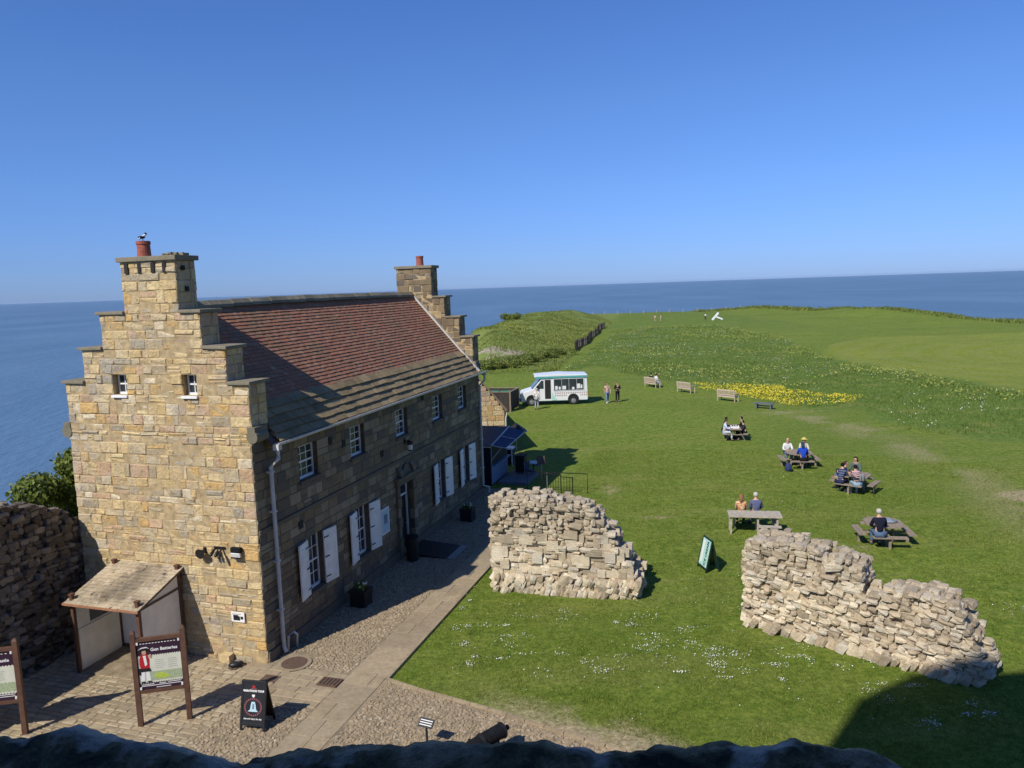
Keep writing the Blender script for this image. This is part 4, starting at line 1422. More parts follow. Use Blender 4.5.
m = MB(); m.bar((SF + .05, SB0 - .03, 1.98), (-.17, SB0 - .03, 2.02), .03, .06); m.build('side_rail', M['dark_brown'], sh)
m = MB(); m.bb(-.10, -.06, SB0 + .05, SB1 - .05, .16, 2.35); m.bb(-.13, -.10, SB0 + .1, SB1 - .06, 1.18, 1.25); m.build('back_panel', M['white_paint'], sh)
m = MB(); m.bb(SF + .07, -.18, SB1 - .055, SB1 - .031, 1.16, 1.22); m.bb(SF + .07, -.18, SB1 - .045, SB1 - .031, .16, 1.16); m.build('dado_rail', M['white_paint'], sh)
m = MB(); m.bb(-1.15, -.55, SB1 - .036, SB1 - .028, 1.28, 1.92); m.build('window_pane', M['plastic_grey'], sh)
m = MB(); m.bb(-.106, -.101, SB0 + .7, SB1 - .15, 1.5, 2.1); m.build('notice_panel', M['grey_print'], sh)
m = MB(); m.bb(SF, -.12, SB0, SB1, .0, .07); m.build('floor', M['earth'], sh)
# shingles on a lean-to slope
z0, z1 = 2.02, 2.55
rs = Vector((1.72, 0, z1 - z0)).normalized()
rn = Vector((-rs.z, 0, rs.x))
o0 = Vector((SF - .16, 0, z0))
m = MB()
t = 0
while t < 1.76:
    b = SB0 - .14
    while b < SB1 + .14:
        e = min(b + rng.uniform(.1, .19), SB1 + .14)
        lo, hi = .03 + rng.uniform(-.004, .004), .008
        P = lambda bb_, tt, d: o0 + rs * tt + rn * d + Vector((0, bb_, 0))
        m.add([P(b + .003, t, lo - .014), P(e - .003, t, lo - .014), P(e - .003, t, lo), P(b + .003, t, lo), P(b + .003, t + .2, hi - .01), P(e - .003, t + .2, hi - .01), P(e - .003, t + .2, hi), P(b + .003, t + .2, hi)],
              [(0, 1, 2, 3), (3, 2, 6, 7), (0, 3, 7, 4), (1, 5, 6, 2)])
        b = e
    t += .135
m.build('shingle_roof', M['shingle'], sh)
m = MB()
P = lambda b_, t, d: o0 + rs * t + rn * d + Vector((0, b_, 0))
m.add([P(SB0 - .13, 0, 0), P(SB1 + .13, 0, 0), P(SB1 + .13, 1.82, 0), P(SB0 - .13, 1.82, 0), P(SB0 - .13, 0, -.05), P(SB1 + .13, 0, -.05), P(SB1 + .13, 1.82, -.05), P(SB0 - .13, 1.82, -.05)],
      [(0, 1, 2, 3), (7, 6, 5, 4), (0, 4, 5, 1), (1, 5, 6, 2), (2, 6, 7, 3), (3, 7, 4, 0)])
m.build('roof_boards', M['dark_brown'], sh)
m = MB(); m.bb(SF - .19, SF - .155, SB0 - .16, SB1 + .16, z0 - .035, z0 + .02); m.build('fascia', M['tan_wood'], sh)
r = thing('stone_lump', 'pale stone lying on the shelter floor', 'stone', W(-.75, 3.2, .07), .3)
m = MB(); rock(m, (0, 0, .06), (.22, .16, .13)); m.build('lump', M['ruin'], r)


# ------------------------------------------------------------------ lettering
def text(s, size, parent, name, mat, mtx, bold=0.0, ext=.002, align='CENTER'):
    c = bpy.data.curves.new('txt', 'FONT')
    c.body = s
    c.size = size
    c.align_x = align
    c.align_y = 'CENTER'
    c.extrude = ext
    c.offset = bold
    c.resolution_u = 2
    o = bpy.data.objects.new('tmp', c)
    col.objects.link(o)
    dg = bpy.context.evaluated_depsgraph_get()
    me = bpy.data.meshes.new_from_object(o.evaluated_get(dg))
    bpy.data.objects.remove(o)
    me.transform(mtx)
    me.materials.clear()
    me.materials.append(mat)
    o = bpy.data.objects.new(name, me)
    col.objects.link(o)
    o.parent = parent
    return o


def XZ(x, y, z):
    """text plane standing upright, read from -Y"""
    return Matrix.Translation((x, y, z)) @ Matrix.Rotation(R(90), 4, 'X')


def saw(x0, x1, z, n, h, up):
    pts = []
    for k in range(n):
        xa, xb = x0 + (x1 - x0) * k / n, x0 + (x1 - x0) * (k + 1) / n
        pts += [(xa, z), ((xa + xb) / 2, z + (h if up else -h))]
    pts.append((x1, z))
    return pts


def info_sign(loc, rotz, label, title, soldier, width):
    """faces -Y; posts at +-width/2"""
    r = thing('information_sign', label, 'sign', loc, rotz, 'information signs on brown posts')
    h = 2.34
    for s in (-1, 1):
        m = MB(); x = s * width / 2
        m.bb(x - .054, x + .054, -.054, .054, 0, h - .06)
        b0 = [(x - .054, -.054), (x + .054, -.054), (x + .054, .054), (x - .054, .054)]
        m.add([(p[0], p[1], h - .06) for p in b0] + [(x - .03, -.03, h), (x + .03, -.03, h), (x + .03, .03, h), (x - .03, .03, h)], [(0, 1, 5, 4), (1, 2, 6, 5), (2, 3, 7, 6), (3, 0, 4, 7), (4, 5, 6, 7)])
        m.build('post', M['brown_wood'], r)
    w = width / 2 - .06
    for z_ in (2.07, .80):
        m = MB(); m.bb(-w, w, -.045, .045, z_, z_ + .08); m.build('rail', M['brown_wood'], r)
    pan = MB(); pan.bb(-w, w, -.02, .02, .885, 2.065); pan = pan.build('panel', M['purple'], r)
    m = MB()
    poly = saw(-w + .01, w - .01, 1.06, 18, .03, False) + saw(-w + .01, w - .01, 1.70, 18, .03, True)[::-1]
    m.prism(poly, 1, -.024, -.0205)
    m.build('cream_field', M['cream'], pan)
    m = MB()
    m.prism(saw(-w + (.2 if soldier else .02), w - .02, 1.10, 12, .012, False) + saw(-w + (.2 if soldier else .02), w - .02, 1.30, 14, .025, True)[::-1], 1, -.0275, -.0245)
    m.build('map_picture', M['sage'], pan)
    m = MB(); m.ball((.0, -.028, 1.20), (.13, .002, .07), 12, 6); m.ball((.1, -.028, 1.17), (.09, .002, .05), 12, 6); m.build('map_green', M['lime'], pan)
    m = MB()
    for c in range(2):
        for k in range(5):
            m.bb(-.1 + c * .28, .12 + c * .28 + rng.uniform(-.05, 0), -.0265, -.0245, 1.38 + k * .05, 1.395 + k * .05)
    m.build('printed_text', M['grey_print'], pan)
    m = MB()
    for k in range(12):
        m.bb(-w + .08 + k * (2 * w - .16) / 12, -w + .08 + k * (2 * w - .16) / 12 + .04, -.024, -.0205, 2.0, 2.015)
    for k, (x0, x1, z) in enumerate(((-w + .05, -.16, 1.0), (-.05, .1, 1.0), (.14, w - .05, 1.01), (-w + .05, w - .05, .965), (-.12, .2, .91))):
        m.bb(x0, x1, -.024, -.0205, z, z + .014)
    m.build('printed_line', M['white_print'], pan)
    text(title, .105, pan, 'title_lettering', M['white_print'], XZ(.115 if soldier else .17, -.0225, 1.845), .003)
    if soldier:
        m = MB(); x = -w + .16
        m.prism([(x - .11, 1.66), (x - .06, 1.76), (x + .06, 1.76), (x + .10, 1.62), (x + .09, 1.40), (x - .1, 1.40), (x - .12, 1.52)], 1, -.030, -.0285); m.build('figure_coat', M['red'], pan)
        m = MB(); m.prism([(x - .09, 1.35), (x - .1, 1.1), (x - .03, 1.1), (x - .01, 1.34)], 1, -.030, -.0285); m.prism([(x + .0, 1.34), (x + .02, 1.1), (x + .1, 1.1), (x + .08, 1.36)], 1, -.030, -.0285)
        m.prism([(x - .03, 1.72), (x + .03, 1.72), (x + .05, 1.5), (x, 1.46)], 1, -.033, -.031); m.build('figure_breeches', M['white_print'], pan)
        m = MB(); m.ball((x, -.032, 1.80), (.05, .003, .06), 10, 6); m.ball((x + .13, -.032, 1.7), (.03, .003, .05), 8, 5); m.build('figure_face', M['skinprint'], pan)
        m = MB(); m.prism([(x - .13, 1.84), (x - .05, 1.90), (x + .06, 1.91), (x + .13, 1.85), (x + .05, 1.85), (x - .05, 1.84)], 1, -.036, -.034); m.prism([(x - .11, 1.41), (x + .1, 1.41), (x + .12, 1.33), (x - .1, 1.33)], 1, -.036, -.034)
        m.prism([(x - .16, 1.42), (x - .1, 1.42), (x - .1, 1.26), (x - .16, 1.26)], 1, -.036, -.034); m.prism([(x - .1, 1.09), (x - .02, 1.09), (x - .02, 1.06), (x - .12, 1.06)], 1, -.036, -.034); m.prism([(x + .02, 1.09), (x + .11, 1.09), (x + .13, 1.06), (x + .02, 1.06)], 1, -.036, -.034); m.build('figure_hat', M['black'], pan)
        m = MB(); m.prism([(x - .13, 1.87), (x - .05, 1.925), (x + .06, 1.935), (x + .13, 1.88), (x + .06, 1.91), (x - .05, 1.90)], 1, -.039, -.037); m.build('figure_trim', M['white_print'], pan)
    m = MB()
    for s in (-1, 1):
        for z in (.93, 2.03):
            m.bb(s * (w - .03) - .02, s * (w - .03) + .02, -.05, -.02, z - .03, z + .03)
    m.build('clip', M['white_print'], r)
    return r


pl, pr = W(-3.34, 1.15), W(-2.80, .21)
ctr = (pl + pr) / 2
info_sign((ctr.x, ctr.y, .03), math.atan2(pr.y - pl.y, pr.x - pl.x), 'brown-posted information sign headed Gun Batteries with a redcoat figure', 'Gun Batteries', True, 1.08)
pr2 = W(-4.29, 3.58)
dv = Vector((1.0, .18, 0)).normalized()
ctr = pr2 - dv * .66
info_sign((ctr.x, ctr.y, .03), math.atan2(dv.y, dv.x), 'brown-posted information sign cut by the left edge, heading ends in Castle', 'Medieval Castle', False, 1.32)


def a_board(loc, rotz, label, hgt, w, spread, frame_mat, panel_mat):
    r = thing('a_board', label, 'A-board', loc, rotz)
    tilt = math.atan2(spread / 2, hgt)
    faces = []
    for s in (-1, 1):
        e = bpy.data.objects.new('board_face' if s < 0 else 'rear_face', None)
        rot = Matrix.Rotation(-s * -tilt if s < 0 else tilt, 4, 'X')
        m = MB()
        yb = s * spread / 2
        L = math.hypot(hgt, spread / 2)
        T = Matrix.Translation((0, yb, 0)) @ Matrix.Rotation(math.atan2(-yb, hgt) * -1, 4, 'X')
        pts = MB()
        pts.bb(-w / 2, w / 2, -.02, .02, L - .05, L); pts.bb(-w / 2, w / 2, -.02, .02, .10, .16)
        pts.bb(-w / 2, -w / 2 + .05, -.021, .021, .0, L); pts.bb(w / 2 - .05, w / 2, -.021, .021, .0, L)
        pts.v = [tuple(T @ Vector(p)) for p in pts.v]
        fr = pts.build('frame', frame_mat, r, bevel=.004)
        pts = MB(); pts.bb(-w / 2 + .05, w / 2 - .05, -.012, .012, .16, L - .05)
        pts.v = [tuple(T @ Vector(p)) for p in pts.v]
        pn = pts.build('panel', panel_mat if s < 0 else frame_mat, r)
        faces.append((T, L, pn))
        bpy.data.objects.remove(e)
    return r, faces[0]


A0 = W(-2.62, -1.55, .045)
r, (T, L, pn) = a_board((A0.x, A0.y, A0.z), R(-11), 'black A-board with white lettering and a blue emblem on the courtyard', 1.08, .62, .52, M['black'], M['black'])
TT = lambda x, z: T @ XZ(x, -.0135, z)
text('MARATHON TOUR', .062, pn, 'heading_lettering', M['white_print'], TT(0, .88), .003)
text('stay and enjoy the day', .05, pn, 'footer_lettering', M['white_print'], TT(0, .26), .001)
m = MB(); m.bb(-.035, .035, -.016, -.0125, .95, 1.0); m.v = [tuple(T @ Vector(p)) for p in m.v]; m.build('square_mark', M['red'], pn)
m = MB(); m.bb(-.075, .075, -.016, -.0125, .925, .937); m.v = [tuple(T @ Vector(p)) for p in m.v]; m.build('mark_line', M['pink_print'], pn)
m = MB(); m.prism([(-.035, .80), (.035, .80), (.035, .765), (0, .73), (-.035, .765)], 1, -.016, -.0125); m.v = [tuple(T @ Vector(p)) for p in m.v]; m.build('shield_mark', M['white_print'], pn)
m = MB()
for k in range(26):
    an = 2 * math.pi * k / 26
    if abs(math.sin(an)) < 2:
        x, z = .205 * math.cos(an), .52 + .185 * math.sin(an)
        m.box((x, -.0145, z), (.035, .003, .026), Matrix.Rotation(-an, 3, 'Y'))
m.v = [tuple(T @ Vector(p)) for p in m.v]
m.build('ring_lettering', M['pink_print'], pn)
m = MB(); m.prism([(-.13, .42), (.13, .42), (.08, .47), (.06, .58), (.04, .64), (-.04, .64), (-.06, .56), (-.07, .47)], 1, -.016, -.0125); m.v = [tuple(T @ Vector(p)) for p in m.v]; m.build('emblem', M['pale_blue'], pn)
m = MB(); m.prism([(-.02, .48), (.03, .48), (.025, .6), (-.015, .6)], 1, -.0195, -.0165); m.v = [tuple(T @ Vector(p)) for p in m.v]; m.build('emblem_detail', M['blue_grey'], pn)

# green A-board on the lawn, seen edge on
r, (T, L, pn) = a_board((6.62, 25.72, 0), R(-80), 'dark green A-board with a pale teal poster standing on the lawn', 1.12, .72, .5, M['dk_green'], M['teal'])
TT = lambda x, z: T @ XZ(x, -.0135, z) @ Matrix.Rotation(R(90), 4, 'Z')
text('ICE CREAM', .17, pn, 'poster_lettering', M['dk_green'], TT(.11, .62), .006)
m = MB(); m.bb(-.26, -.12, -.015, -.0125, .25, 1.02); m.v = [tuple(T @ Vector(p)) for p in m.v]; m.build('poster_strip', M['white_print'], pn)


# ------------------------------------------------------------------ ruined walls
def ruin(name, label, cat, p0, p1, thick, top, mats, stone=(.18, .42, .10, .2), end=(0, 0), batter=.06, plinth=0.0, seed=1, back=True, slabs=0.0, group=None):
    """wall from p0 to p1 (ground points of its front face); front is to the right-hand side going p0->p1 seen from above = towards -normal"""
    global rng
    old, rng = rng, random.Random(seed)
    p0, p1 = Vector((*p0, 0)), Vector((*p1, 0))
    d = (p1 - p0)
    L = d.length
    d.normalize()
    nb = Vector((-d.y, d.x, 0))       # away from the front
    r = thing(name, label, cat, p0, math.atan2(d.y, d.x), group)
    # local: x along, y to the back, z up
    core = MB()
    n = max(4, int(L / .22))
    prof = []
    for i in range(n + 1):
        x = L * i / n
        e0 = .12 + (end[0] if False else 0)
        prof.append((min(max(x, .1), L - .1), max(.15, top(x) - .16)))
    for (x0, h0), (x1, h1) in zip(prof[:-1], prof[1:]):
        if x1 - x0 < 1e-4:
            continue
        bt = batter
        core.add([(x0, .13, -.2), (x1, .13, -.2), (x1, thick - .13, -.2), (x0, thick - .13, -.2), (x0, .13 + bt * h0, h0), (x1, .13 + bt * h1, h1), (x1, thick - .13 - bt * h1, h1), (x0, thick - .13 - bt * h0, h0)],
                 [(3, 2, 1, 0), (4, 5, 6, 7), (0, 1, 5, 4), (2, 3, 7, 6), (0, 4, 7, 3), (1, 2, 6, 5)])
    core.build('rubble_core', mats[1], r)
    m = MB()

    def stone_at(x, y, z, ax, w, h, dp):
        tw = 1.0 if rng.random() < .25 else .45
        rot = Matrix.Rotation(R(rng.uniform(-11, 11) * tw), 3, 'Y') @ Matrix.Rotation(R(rng.uniform(-14, 14) * tw), 3, 'Z') @ Matrix.Rotation(R(rng.uniform(-12, 12) * tw), 3, 'X')
        dims = (w, dp, h) if ax == 0 else (dp, w, h)
        rock(m, (x, y, z), dims, rot, .2, rng.uniform(.3, .7))

    z = 0.0
    zmax = max(top(L * i / 60) for i in range(61))
    while z < zmax:
        h = rng.uniform(stone[2], stone[3])
        if z < plinth:
            h = rng.uniform(.16, .24)
        for face in ((0, 1) if back else (0,)):
            x = rng.uniform(-.05, .1)
            while x < L:
                w = rng.uniform(stone[0], stone[1]) * (1.6 if rng.random() < .12 else 1)
                big = slabs and rng.random() < slabs and plinth < z < plinth + 1.4
                if big:
                    w *= 1.5
                if z < plinth:
                    w = rng.uniform(.13, .24)
                xc = x + w / 2
                if z + h * .5 < top(min(max(xc, 0), L)) and 0 <= xc <= L:
                    off = rng.gauss(0, .035) + (.12 if rng.random() < .15 else 0) + .06 * noise.noise(Vector((xc * 1.7, z * 1.7, seed))) + batter * z
                    if z < plinth:
                        off -= rng.uniform(.03, .12)
                    y = off + .1 if face == 0 else thick - off - .1
                    hh = h * rng.uniform(1.0, 1.35)
                    if z < plinth:
                        rock(m, (xc, y, z + h / 2), (w * 1.1, .34, h * 1.5), Matrix.Rotation(R(rng.uniform(18, 38)), 3, 'Y') @ Matrix.Rotation(R(rng.uniform(-15, 15)), 3, 'X'), .18, .35)
                    elif big:
                        rock(m, (xc, y - .02, z + h * .9), (w * 1.02, .24, h * 1.95), None, .05, .06)
                    else:
                        stone_at(xc, y, z + h / 2, 0, w * rng.uniform(.95, 1.12), hh, rng.uniform(.22, .36))
                x += w * .97
        # ends
        for k, x in ((0, .08), (1, L - .08)):
            y = .15
            while y < thick - .05:
                w = rng.uniform(.2, .38)
                if z + h * .5 < top(x):
                    stone_at(x + rng.uniform(-.1, .1), y + w / 2, z + h / 2, 1, w, h * 1.2, .32)
                y += w
        z += h * .95
    # top rubble follows the broken profile
    x = 0.0
    while x < L:
        y = .1
        while y < thick - .02:
            w = rng.uniform(.13, .34)
            t_ = top(min(x + .1, L)) + rng.uniform(-.12, .10)
            stone_at(x + rng.uniform(-.05, .1), y + w / 2 - .04, max(.1, t_ - .06), 1, w, rng.uniform(.09, .2), rng.uniform(.14, .3))
            y += w * .85
        # vertical faces at sudden drops
        x += rng.uniform(.12, .2)
    n = 400
    for i in range(n):
        xa, xb = L * i / n, L * (i + 1) / n
        ta, tb = top(xa), top(xb)
        if abs(ta - tb) > .12:
            for zz in np.arange(min(ta, tb), max(ta, tb), .16):
                y = .1
                while y < thick - .05:
                    w = rng.uniform(.2, .36)
                    stone_at((xa + xb) / 2 + rng.uniform(-.06, .06), y + w / 2, zz, 1, w, .2, .3)
                    y += w
    m.build('stonework', mats[0], r)
    rng = old
    return r


def interp(pts):
    def f(x):
        if x <= pts[0][0]:
            return pts[0][1]
        for (a, p), (b, q) in zip(pts[:-1], pts[1:]):
            if x <= b:
                return p + (q - p) * (x - a) / max(1e-6, b - a)
        return pts[-1][1]
    return f


ruin('ruined_wall', 'tall pale ruined wall fragment on the grass beside the flag path', 'ruined wall', (-.88, 24.5), (3.8, 23.3), 1.15,
     interp([(0, 2.9), (.15, 3.15), (.8, 3.08), (1.6, 3.2), (2.4, 2.98), (3.1, 3.05), (3.4, 2.9), (3.6, 2.55), (3.85, 2.2), (4.15, 1.9), (4.4, 1.3), (4.65, 1.1), (4.9, .5)]),
     (M['ruin'], M['ruin_core']), stone=(.14, .36, .08, .18), plinth=.5, seed=11, slabs=.3, batter=.03)
ruin('ruined_wall', 'long low stepped ruined wall whose right end lies in shadow', 'ruined wall', (6.5, 21.35), (11.1, 17.34), 1.1,
     interp([(0, 2.2), (.15, 2.5), (.9, 2.68), (1.8, 2.62), (2.5, 2.5), (3.05, 2.42), (3.1, 1.62), (3.8, 1.80), (4.4, 1.98), (5.1, 2.02), (5.4, 1.98), (5.6, 1.7), (5.75, 1.3), (5.95, .9), (6.1, .4)]),
     (M['ruin'], M['ruin_core']), stone=(.15, .34, .09, .2), seed=23, batter=.05, plinth=.2)
# dark wall in its own shade at the left, running from the house corner towards us
pw0, pw1 = W(-9.5, 6.12), W(.75, 6.0)
e0 = W(-.05, 6.25)
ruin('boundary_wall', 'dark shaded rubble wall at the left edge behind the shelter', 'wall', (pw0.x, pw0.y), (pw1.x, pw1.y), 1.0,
     interp([(0, 5.0), (5, 4.95), (7.15, 4.8), (7.95, 4.55), (8.85, 4.2), (9.3, 3.9), (9.8, 3.5), (10.4, 3.2)]), (M['ruin_shaded'], M['mortar_dark']), stone=(.16, .38, .09, .2), seed=31, batter=.02)

# ------------------------------------------------------------------ the keep we stand on: tall block behind, viewing platform and its parapet
keep = thing('castle_keep', 'dark weathered stone parapet of the keep along the bottom edge', 'castle')
m = MB()
tops = [(-7.15, 23.0), (-6.7, 23.7), (-6.2, 24.4), (-5.5, 24.5), (-4, 24.3), (-2.5, 24.4), (-1, 24.2), (1, 24.4), (3, 24.2), (5, 24.4), (8, 24.2), (10, 24.3)]
for (x0, h0), (x1, h1) in zip(tops[:-1], tops[1:]):
    m.add([(x0, -1.1, 0), (x1, -1.1, 0), (x1, -11, 0), (x0, -11, 0), (x0, -1.1, h0), (x1, -1.1, h1), (x1, -11, h1), (x0, -11, h0)], [(3, 2, 1, 0), (4, 5, 6, 7), (0, 1, 5, 4), (2, 3, 7, 6), (0, 4, 7, 3), (1, 2, 6, 5)])
m.build('tower_wall', M['keep'], keep)
m = MB(); m.bb(-4, 5, -1.1, .25, 0, 8.5); m.build('platform', M['keep'], keep)
# parapet as a fine lumpy sheet: outer face, rounded top, inner face
xs = np.concatenate([np.linspace(-4, -1.2, 30), np.linspace(-1.2, 1.2, 420)[1:-1], np.linspace(1.2, 5, 40)])
ppx = [(-4, .98, 9.46), (-.67, .93, 9.45), (-.55, .93, 9.46), (-.41, .90, 9.45), (-.33, .89, 9.435), (-.27, .88, 9.45), (-.15, .88, 9.455), (0, .875, 9.457), (.14, .86, 9.448), (.3, .855, 9.455), (.39, .85, 9.45), (.44, .83, 9.425), (.53, .79, 9.40), (.7, .76, 9.36), (1.2, .74, 9.4), (5, .7, 9.4)]
prof = [(.02, -1.0), (.015, -.3), (.0, -.09), (-.012, -.035), (-.035, -.008), (-.06, 0)] + [(-.06 - .42 * k / 70, .0 - .02 * math.sin(k / 10.)) for k in range(1, 71)] + [(-.5, -.03), (-.505, -.3), (-.505, -1.0)]
vs = []
for x in xs:
    yy = np.interp(x, [p[0] for p in ppx], [p[1] for p in ppx])
    zz = np.interp(x, [p[0] for p in ppx], [p[2] for p in ppx])
    for k, (dy, dz) in enumerate(prof):
        n1 = noise.fractal(Vector((x * 17, dy * 17, dz * 8)), .75, 2.1, 7)
        n2 = noise.noise(Vector((x * 3.1, dy * 4, 7.7)))
        vs.append((x, yy + dy + .006 * n1, zz + .024 + dz + (.0055 * n1 + .005 * n2 if dz > -.2 else 0)))
k = len(prof)
fs = [(i * k + j, (i + 1) * k + j, (i + 1) * k + j + 1, i * k + j + 1) for i in range(len(xs) - 1) for j in range(k - 1)]


def parapet_mat():
    m, nt, b = new_mat('mossy_dark_stone')
    n1, n2, n3 = nz(nt, 16, 6, .65), nz(nt, 60, 6, .7), nz(nt, 7, 4, .6)
    c = ramp_out(nt, n1.outputs['Fac'], [(.36, (.04, .036, .014)), (.48, (.20, .165, .07)), (.60, (.52, .40, .24))])
    c = mixc(nt, mthr(nt, n3.outputs['Fac'], .54, .60), c, (.68, .58, .45))
    c = mixc(nt, 1.0, c, ramp_out(nt, n2.outputs['Fac'], [(.25, (.5, .5, .5)), (.75, (1.4, 1.4, 1.4))]), 'MULTIPLY')
    nt.links.new(c, b.inputs['Base Color'])
    b.inputs['Roughness'].default_value = .9
    a = nt.nodes.new('ShaderNodeMath'); a.operation = 'ADD'
    nt.links.new(n1.outputs['Fac'], a.inputs[0]); nt.links.new(n2.outputs['Fac'], a.inputs[1])
    bump(nt, b, a.outputs[0], 1.0, .02)
    return m


np_mesh('parapet', np.array(vs), np.array(fs), parapet_mat(), keep, smooth=True)

# ------------------------------------------------------------------ cannon and little lectern sign just below
CAN = r = thing('cannon', 'black iron cannon on a low carriage at the bottom of the courtyard', 'cannon', (-1.0, 15.0, 0), R(132))
m = MB()
m.tube([(0, -.95, .62), (0, -.9, .62), (0, -.86, .62), (0, -.8, .62), (0, -.2, .62), (0, -.18, .62), (0, -.1, .62), (0, .9, .62), (0, .98, .62), (0, 1.08, .62), (0, 1.12, .62)], [.05, .16, .21, .19, .18, .205, .17, .125, .15, .155, .13], 18)
m.ball((0, -1.02, .62), .07, 10, 6)
m.tube([(-.28, 0, .6), (.28, 0, .6)], .05, 10)
m.build('barrel', M['iron'], r, smooth=False)
m = MB(); m.tube([(0, 1.05, .62), (0, 1.125, .62)], .075, 14); m.build('muzzle_bore', M['inside'], r)
for s in (-1, 1):
    m = MB(); m.prism([(-.9, .18), (-.9, .32), (-.5, .42), (-.1, .6), (.2, .6), (.5, .3), (.5, .18)], 0, s * .22 - .05, s * .22 + .05); m.build('carriage_cheek', M['black'], r)
for y in (-.7, .35):
    m = MB(); m.bb(-.3, .3, y - .05, y + .05, .14, .22); m.build('axle', M['black'], r)
    for s in (-1, 1):
        m = MB(); m.tube([(s * .29, y, .17), (s * .37, y, .17)], .17, 16); m.build('wheel', M['black'], r)
CAN.scale = (.85, .85, .85)
r = thing('lectern_sign', 'small black lectern sign with white lines beside the cannon', 'sign', (-2.12, 15.75, .03), R(-25))
m = MB(); m.tube([(0, 0, 0), (0, 0, .52)], .025, 8); m.bb(-.09, .09, -.09, .09, 0, .02); m.build('post', M['black'], r)
m = MB(); rt = Matrix.Rotation(R(40), 3, 'X'); m.box((0, 0, .56), (.36, .2, .025), rt); m.build('plate', M['black'], r)
m = MB()
for k in (-.05, 0, .05):
    m.box(Vector((0, 0, .56)) + rt @ Vector((0, k, .0145)), (.3, .018, .003), rt)
m.build('printed_line', M['white_print'], r)

# ------------------------------------------------------------------ outbuilding, kiosk and clutter beyond the house
ob = thing('stone_outbuilding', 'low stone outbuilding with a tiled roof beyond the house', 'outbuilding', (-.5, 45.05, 0), R(98.6))
Wd, OL, OB = 5.2, 13.0, 0.0
m = MB()
bands = []
z = 0
while z < 6.0:
    h = .3
    zm = z + h / 2
    lo, hi = OB, OB + Wd
    if zm > 2.75:
        ins = (zm - 2.75) / 1.27
        lo, hi = lo + ins, hi - ins
    if hi - lo > .3:
        bands.append((z, z + h, [(lo, hi)]))
    z += h
masonry(m, bands, (.28, .32), (.3, .7), lambda s, z, d: (-d, s, z), relief=.012)
m.build('gable_wall', M['gable'], ob)
m = MB()
m.prism([(OB + .02, 0), (OB + Wd - .02, 0), (OB + Wd - .02, 2.68), (OB + Wd / 2, 2.68 + Wd / 2 * 1.27), (OB + .02, 2.68)], 0, .03, OL)
m.build('side_wall', M['facade'], ob)
m = MB()
ap = (OB + Wd / 2, 2.78 + Wd / 2 * 1.27)
for s in (-1, 1):
    e = (OB - .1, 2.65) if s < 0 else (OB + Wd + .1, 2.65)
    m.prism([e, ap, (ap[0], ap[1] + .12), (e[0] + s * .06, e[1] + .1)], 0, -.12, OL + .1)
m.build('roof', M['tile'], ob)
m = MB(); m.bar((-.14, OB - .1, 2.7), (-.14, ap[0], ap[1] + .08), .1, .1, up=(0, -1, 1)); m.build('verge', M['cope'], ob)
m = MB(); m.tube([(-.1, OB - .16, 2.6), (OL, OB - .16, 2.6)], .055, 8); m.tube([(.05, OB - .16, 2.55), (.05, OB - .07, 2.2), (.05, OB - .07, .1)], .045, 8); m.build('downpipe', M['pipe'], ob)
m = MB(); m.bb(-.06, -.02, .75, 1.15, 1.55, 1.8); m.build('wall_vent', M['black'], ob)
m = MB(); m.bb(-.08, -.05, .83, 1.05, 1.62, 1.73); m.build('vent_face', M['grey_metal'], ob)

kk = thing('kiosk', 'navy serving kiosk with a sloping roof and blue awning', 'kiosk', W(19.0, 0), HROT)
m = MB(); m.prism([(0, 0), (2.8, 0), (2.8, 2.42), (0, 2.0)], 1, .02, 2.2); m.build('cabin', M['navy'], kk)
m = MB(); m.add([(-.12, -.08, 2.02), (2.95, -.08, 2.46), (2.95, 2.3, 2.46), (-.12, 2.3, 2.02), (-.12, -.08, 2.09), (2.95, -.08, 2.53), (2.95, 2.3, 2.53), (-.12, 2.3, 2.09)], [(3, 2, 1, 0), (4, 5, 6, 7), (0, 1, 5, 4), (1, 2, 6, 5), (2, 3, 7, 6), (3, 0, 4, 7)]); m.build('roof', M['navy'], kk)
m = MB(); m.bb(-.14, -.10, -.1, 2.3, 2.0, 2.06); m.bar((-.1, -.1, 2.1), (2.95, -.1, 2.54), .05, .06); m.build('roof_edge', M['pipe'], kk)
m = MB(); m.bb(.05, 2.7, -.02, .015, .05, 1.0); m.bb(.05, .12, -.02, .015, 1.0, 1.95); m.build('counter_panel', M['blue_grey'], kk)
m = MB(); m.bb(.15, 2.6, -.005, .012, 1.05, 1.95); m.build('hatch', M['inside'], kk)
m = MB(); m.bb(.1, 2.65, -.22, -.02, 1.0, 1.05); m.build('counter', M['blue_grey'], kk)
m = MB()
for k in range(12):
    m.bb(-.03, -.0, .1, 2.1, .1 + k * .155, .235 + k * .155)
m.build('cladding', M['navy'], kk)
m = MB(); m.add([(-.1, -.1, 2.10), (2.9, -.1, 2.5), (2.9, -1.0, 2.28), (-.1, -.85, 2.0), (-.1, -.1, 2.08), (2.9, -.1, 2.48), (2.9, -1.0, 2.26), (-.1, -.85, 1.98)], [(0, 1, 2, 3), (7, 6, 5, 4), (0, 4, 5, 1), (1, 5, 6, 2), (2, 6, 7, 3), (3, 7, 4, 0)]); aw = m.build('awning', M['navy_awning'], kk)
m = MB(); m.bar((-.1, -.86, 2.0), (2.9, -1.01, 2.28), .03, .03); m.bar((1.4, -.1, 2.31), (1.4, -.93, 2.15), .03, .03); m.bar((-.1, -.1, 2.11), (-.1, -.86, 2.0), .03, .03); m.bar((0, -.02, 1.3), (0, -.6, 2.0), .03, .03); m.build('awning_frame', M['pipe'], kk)
q = W(19.1, -.95)
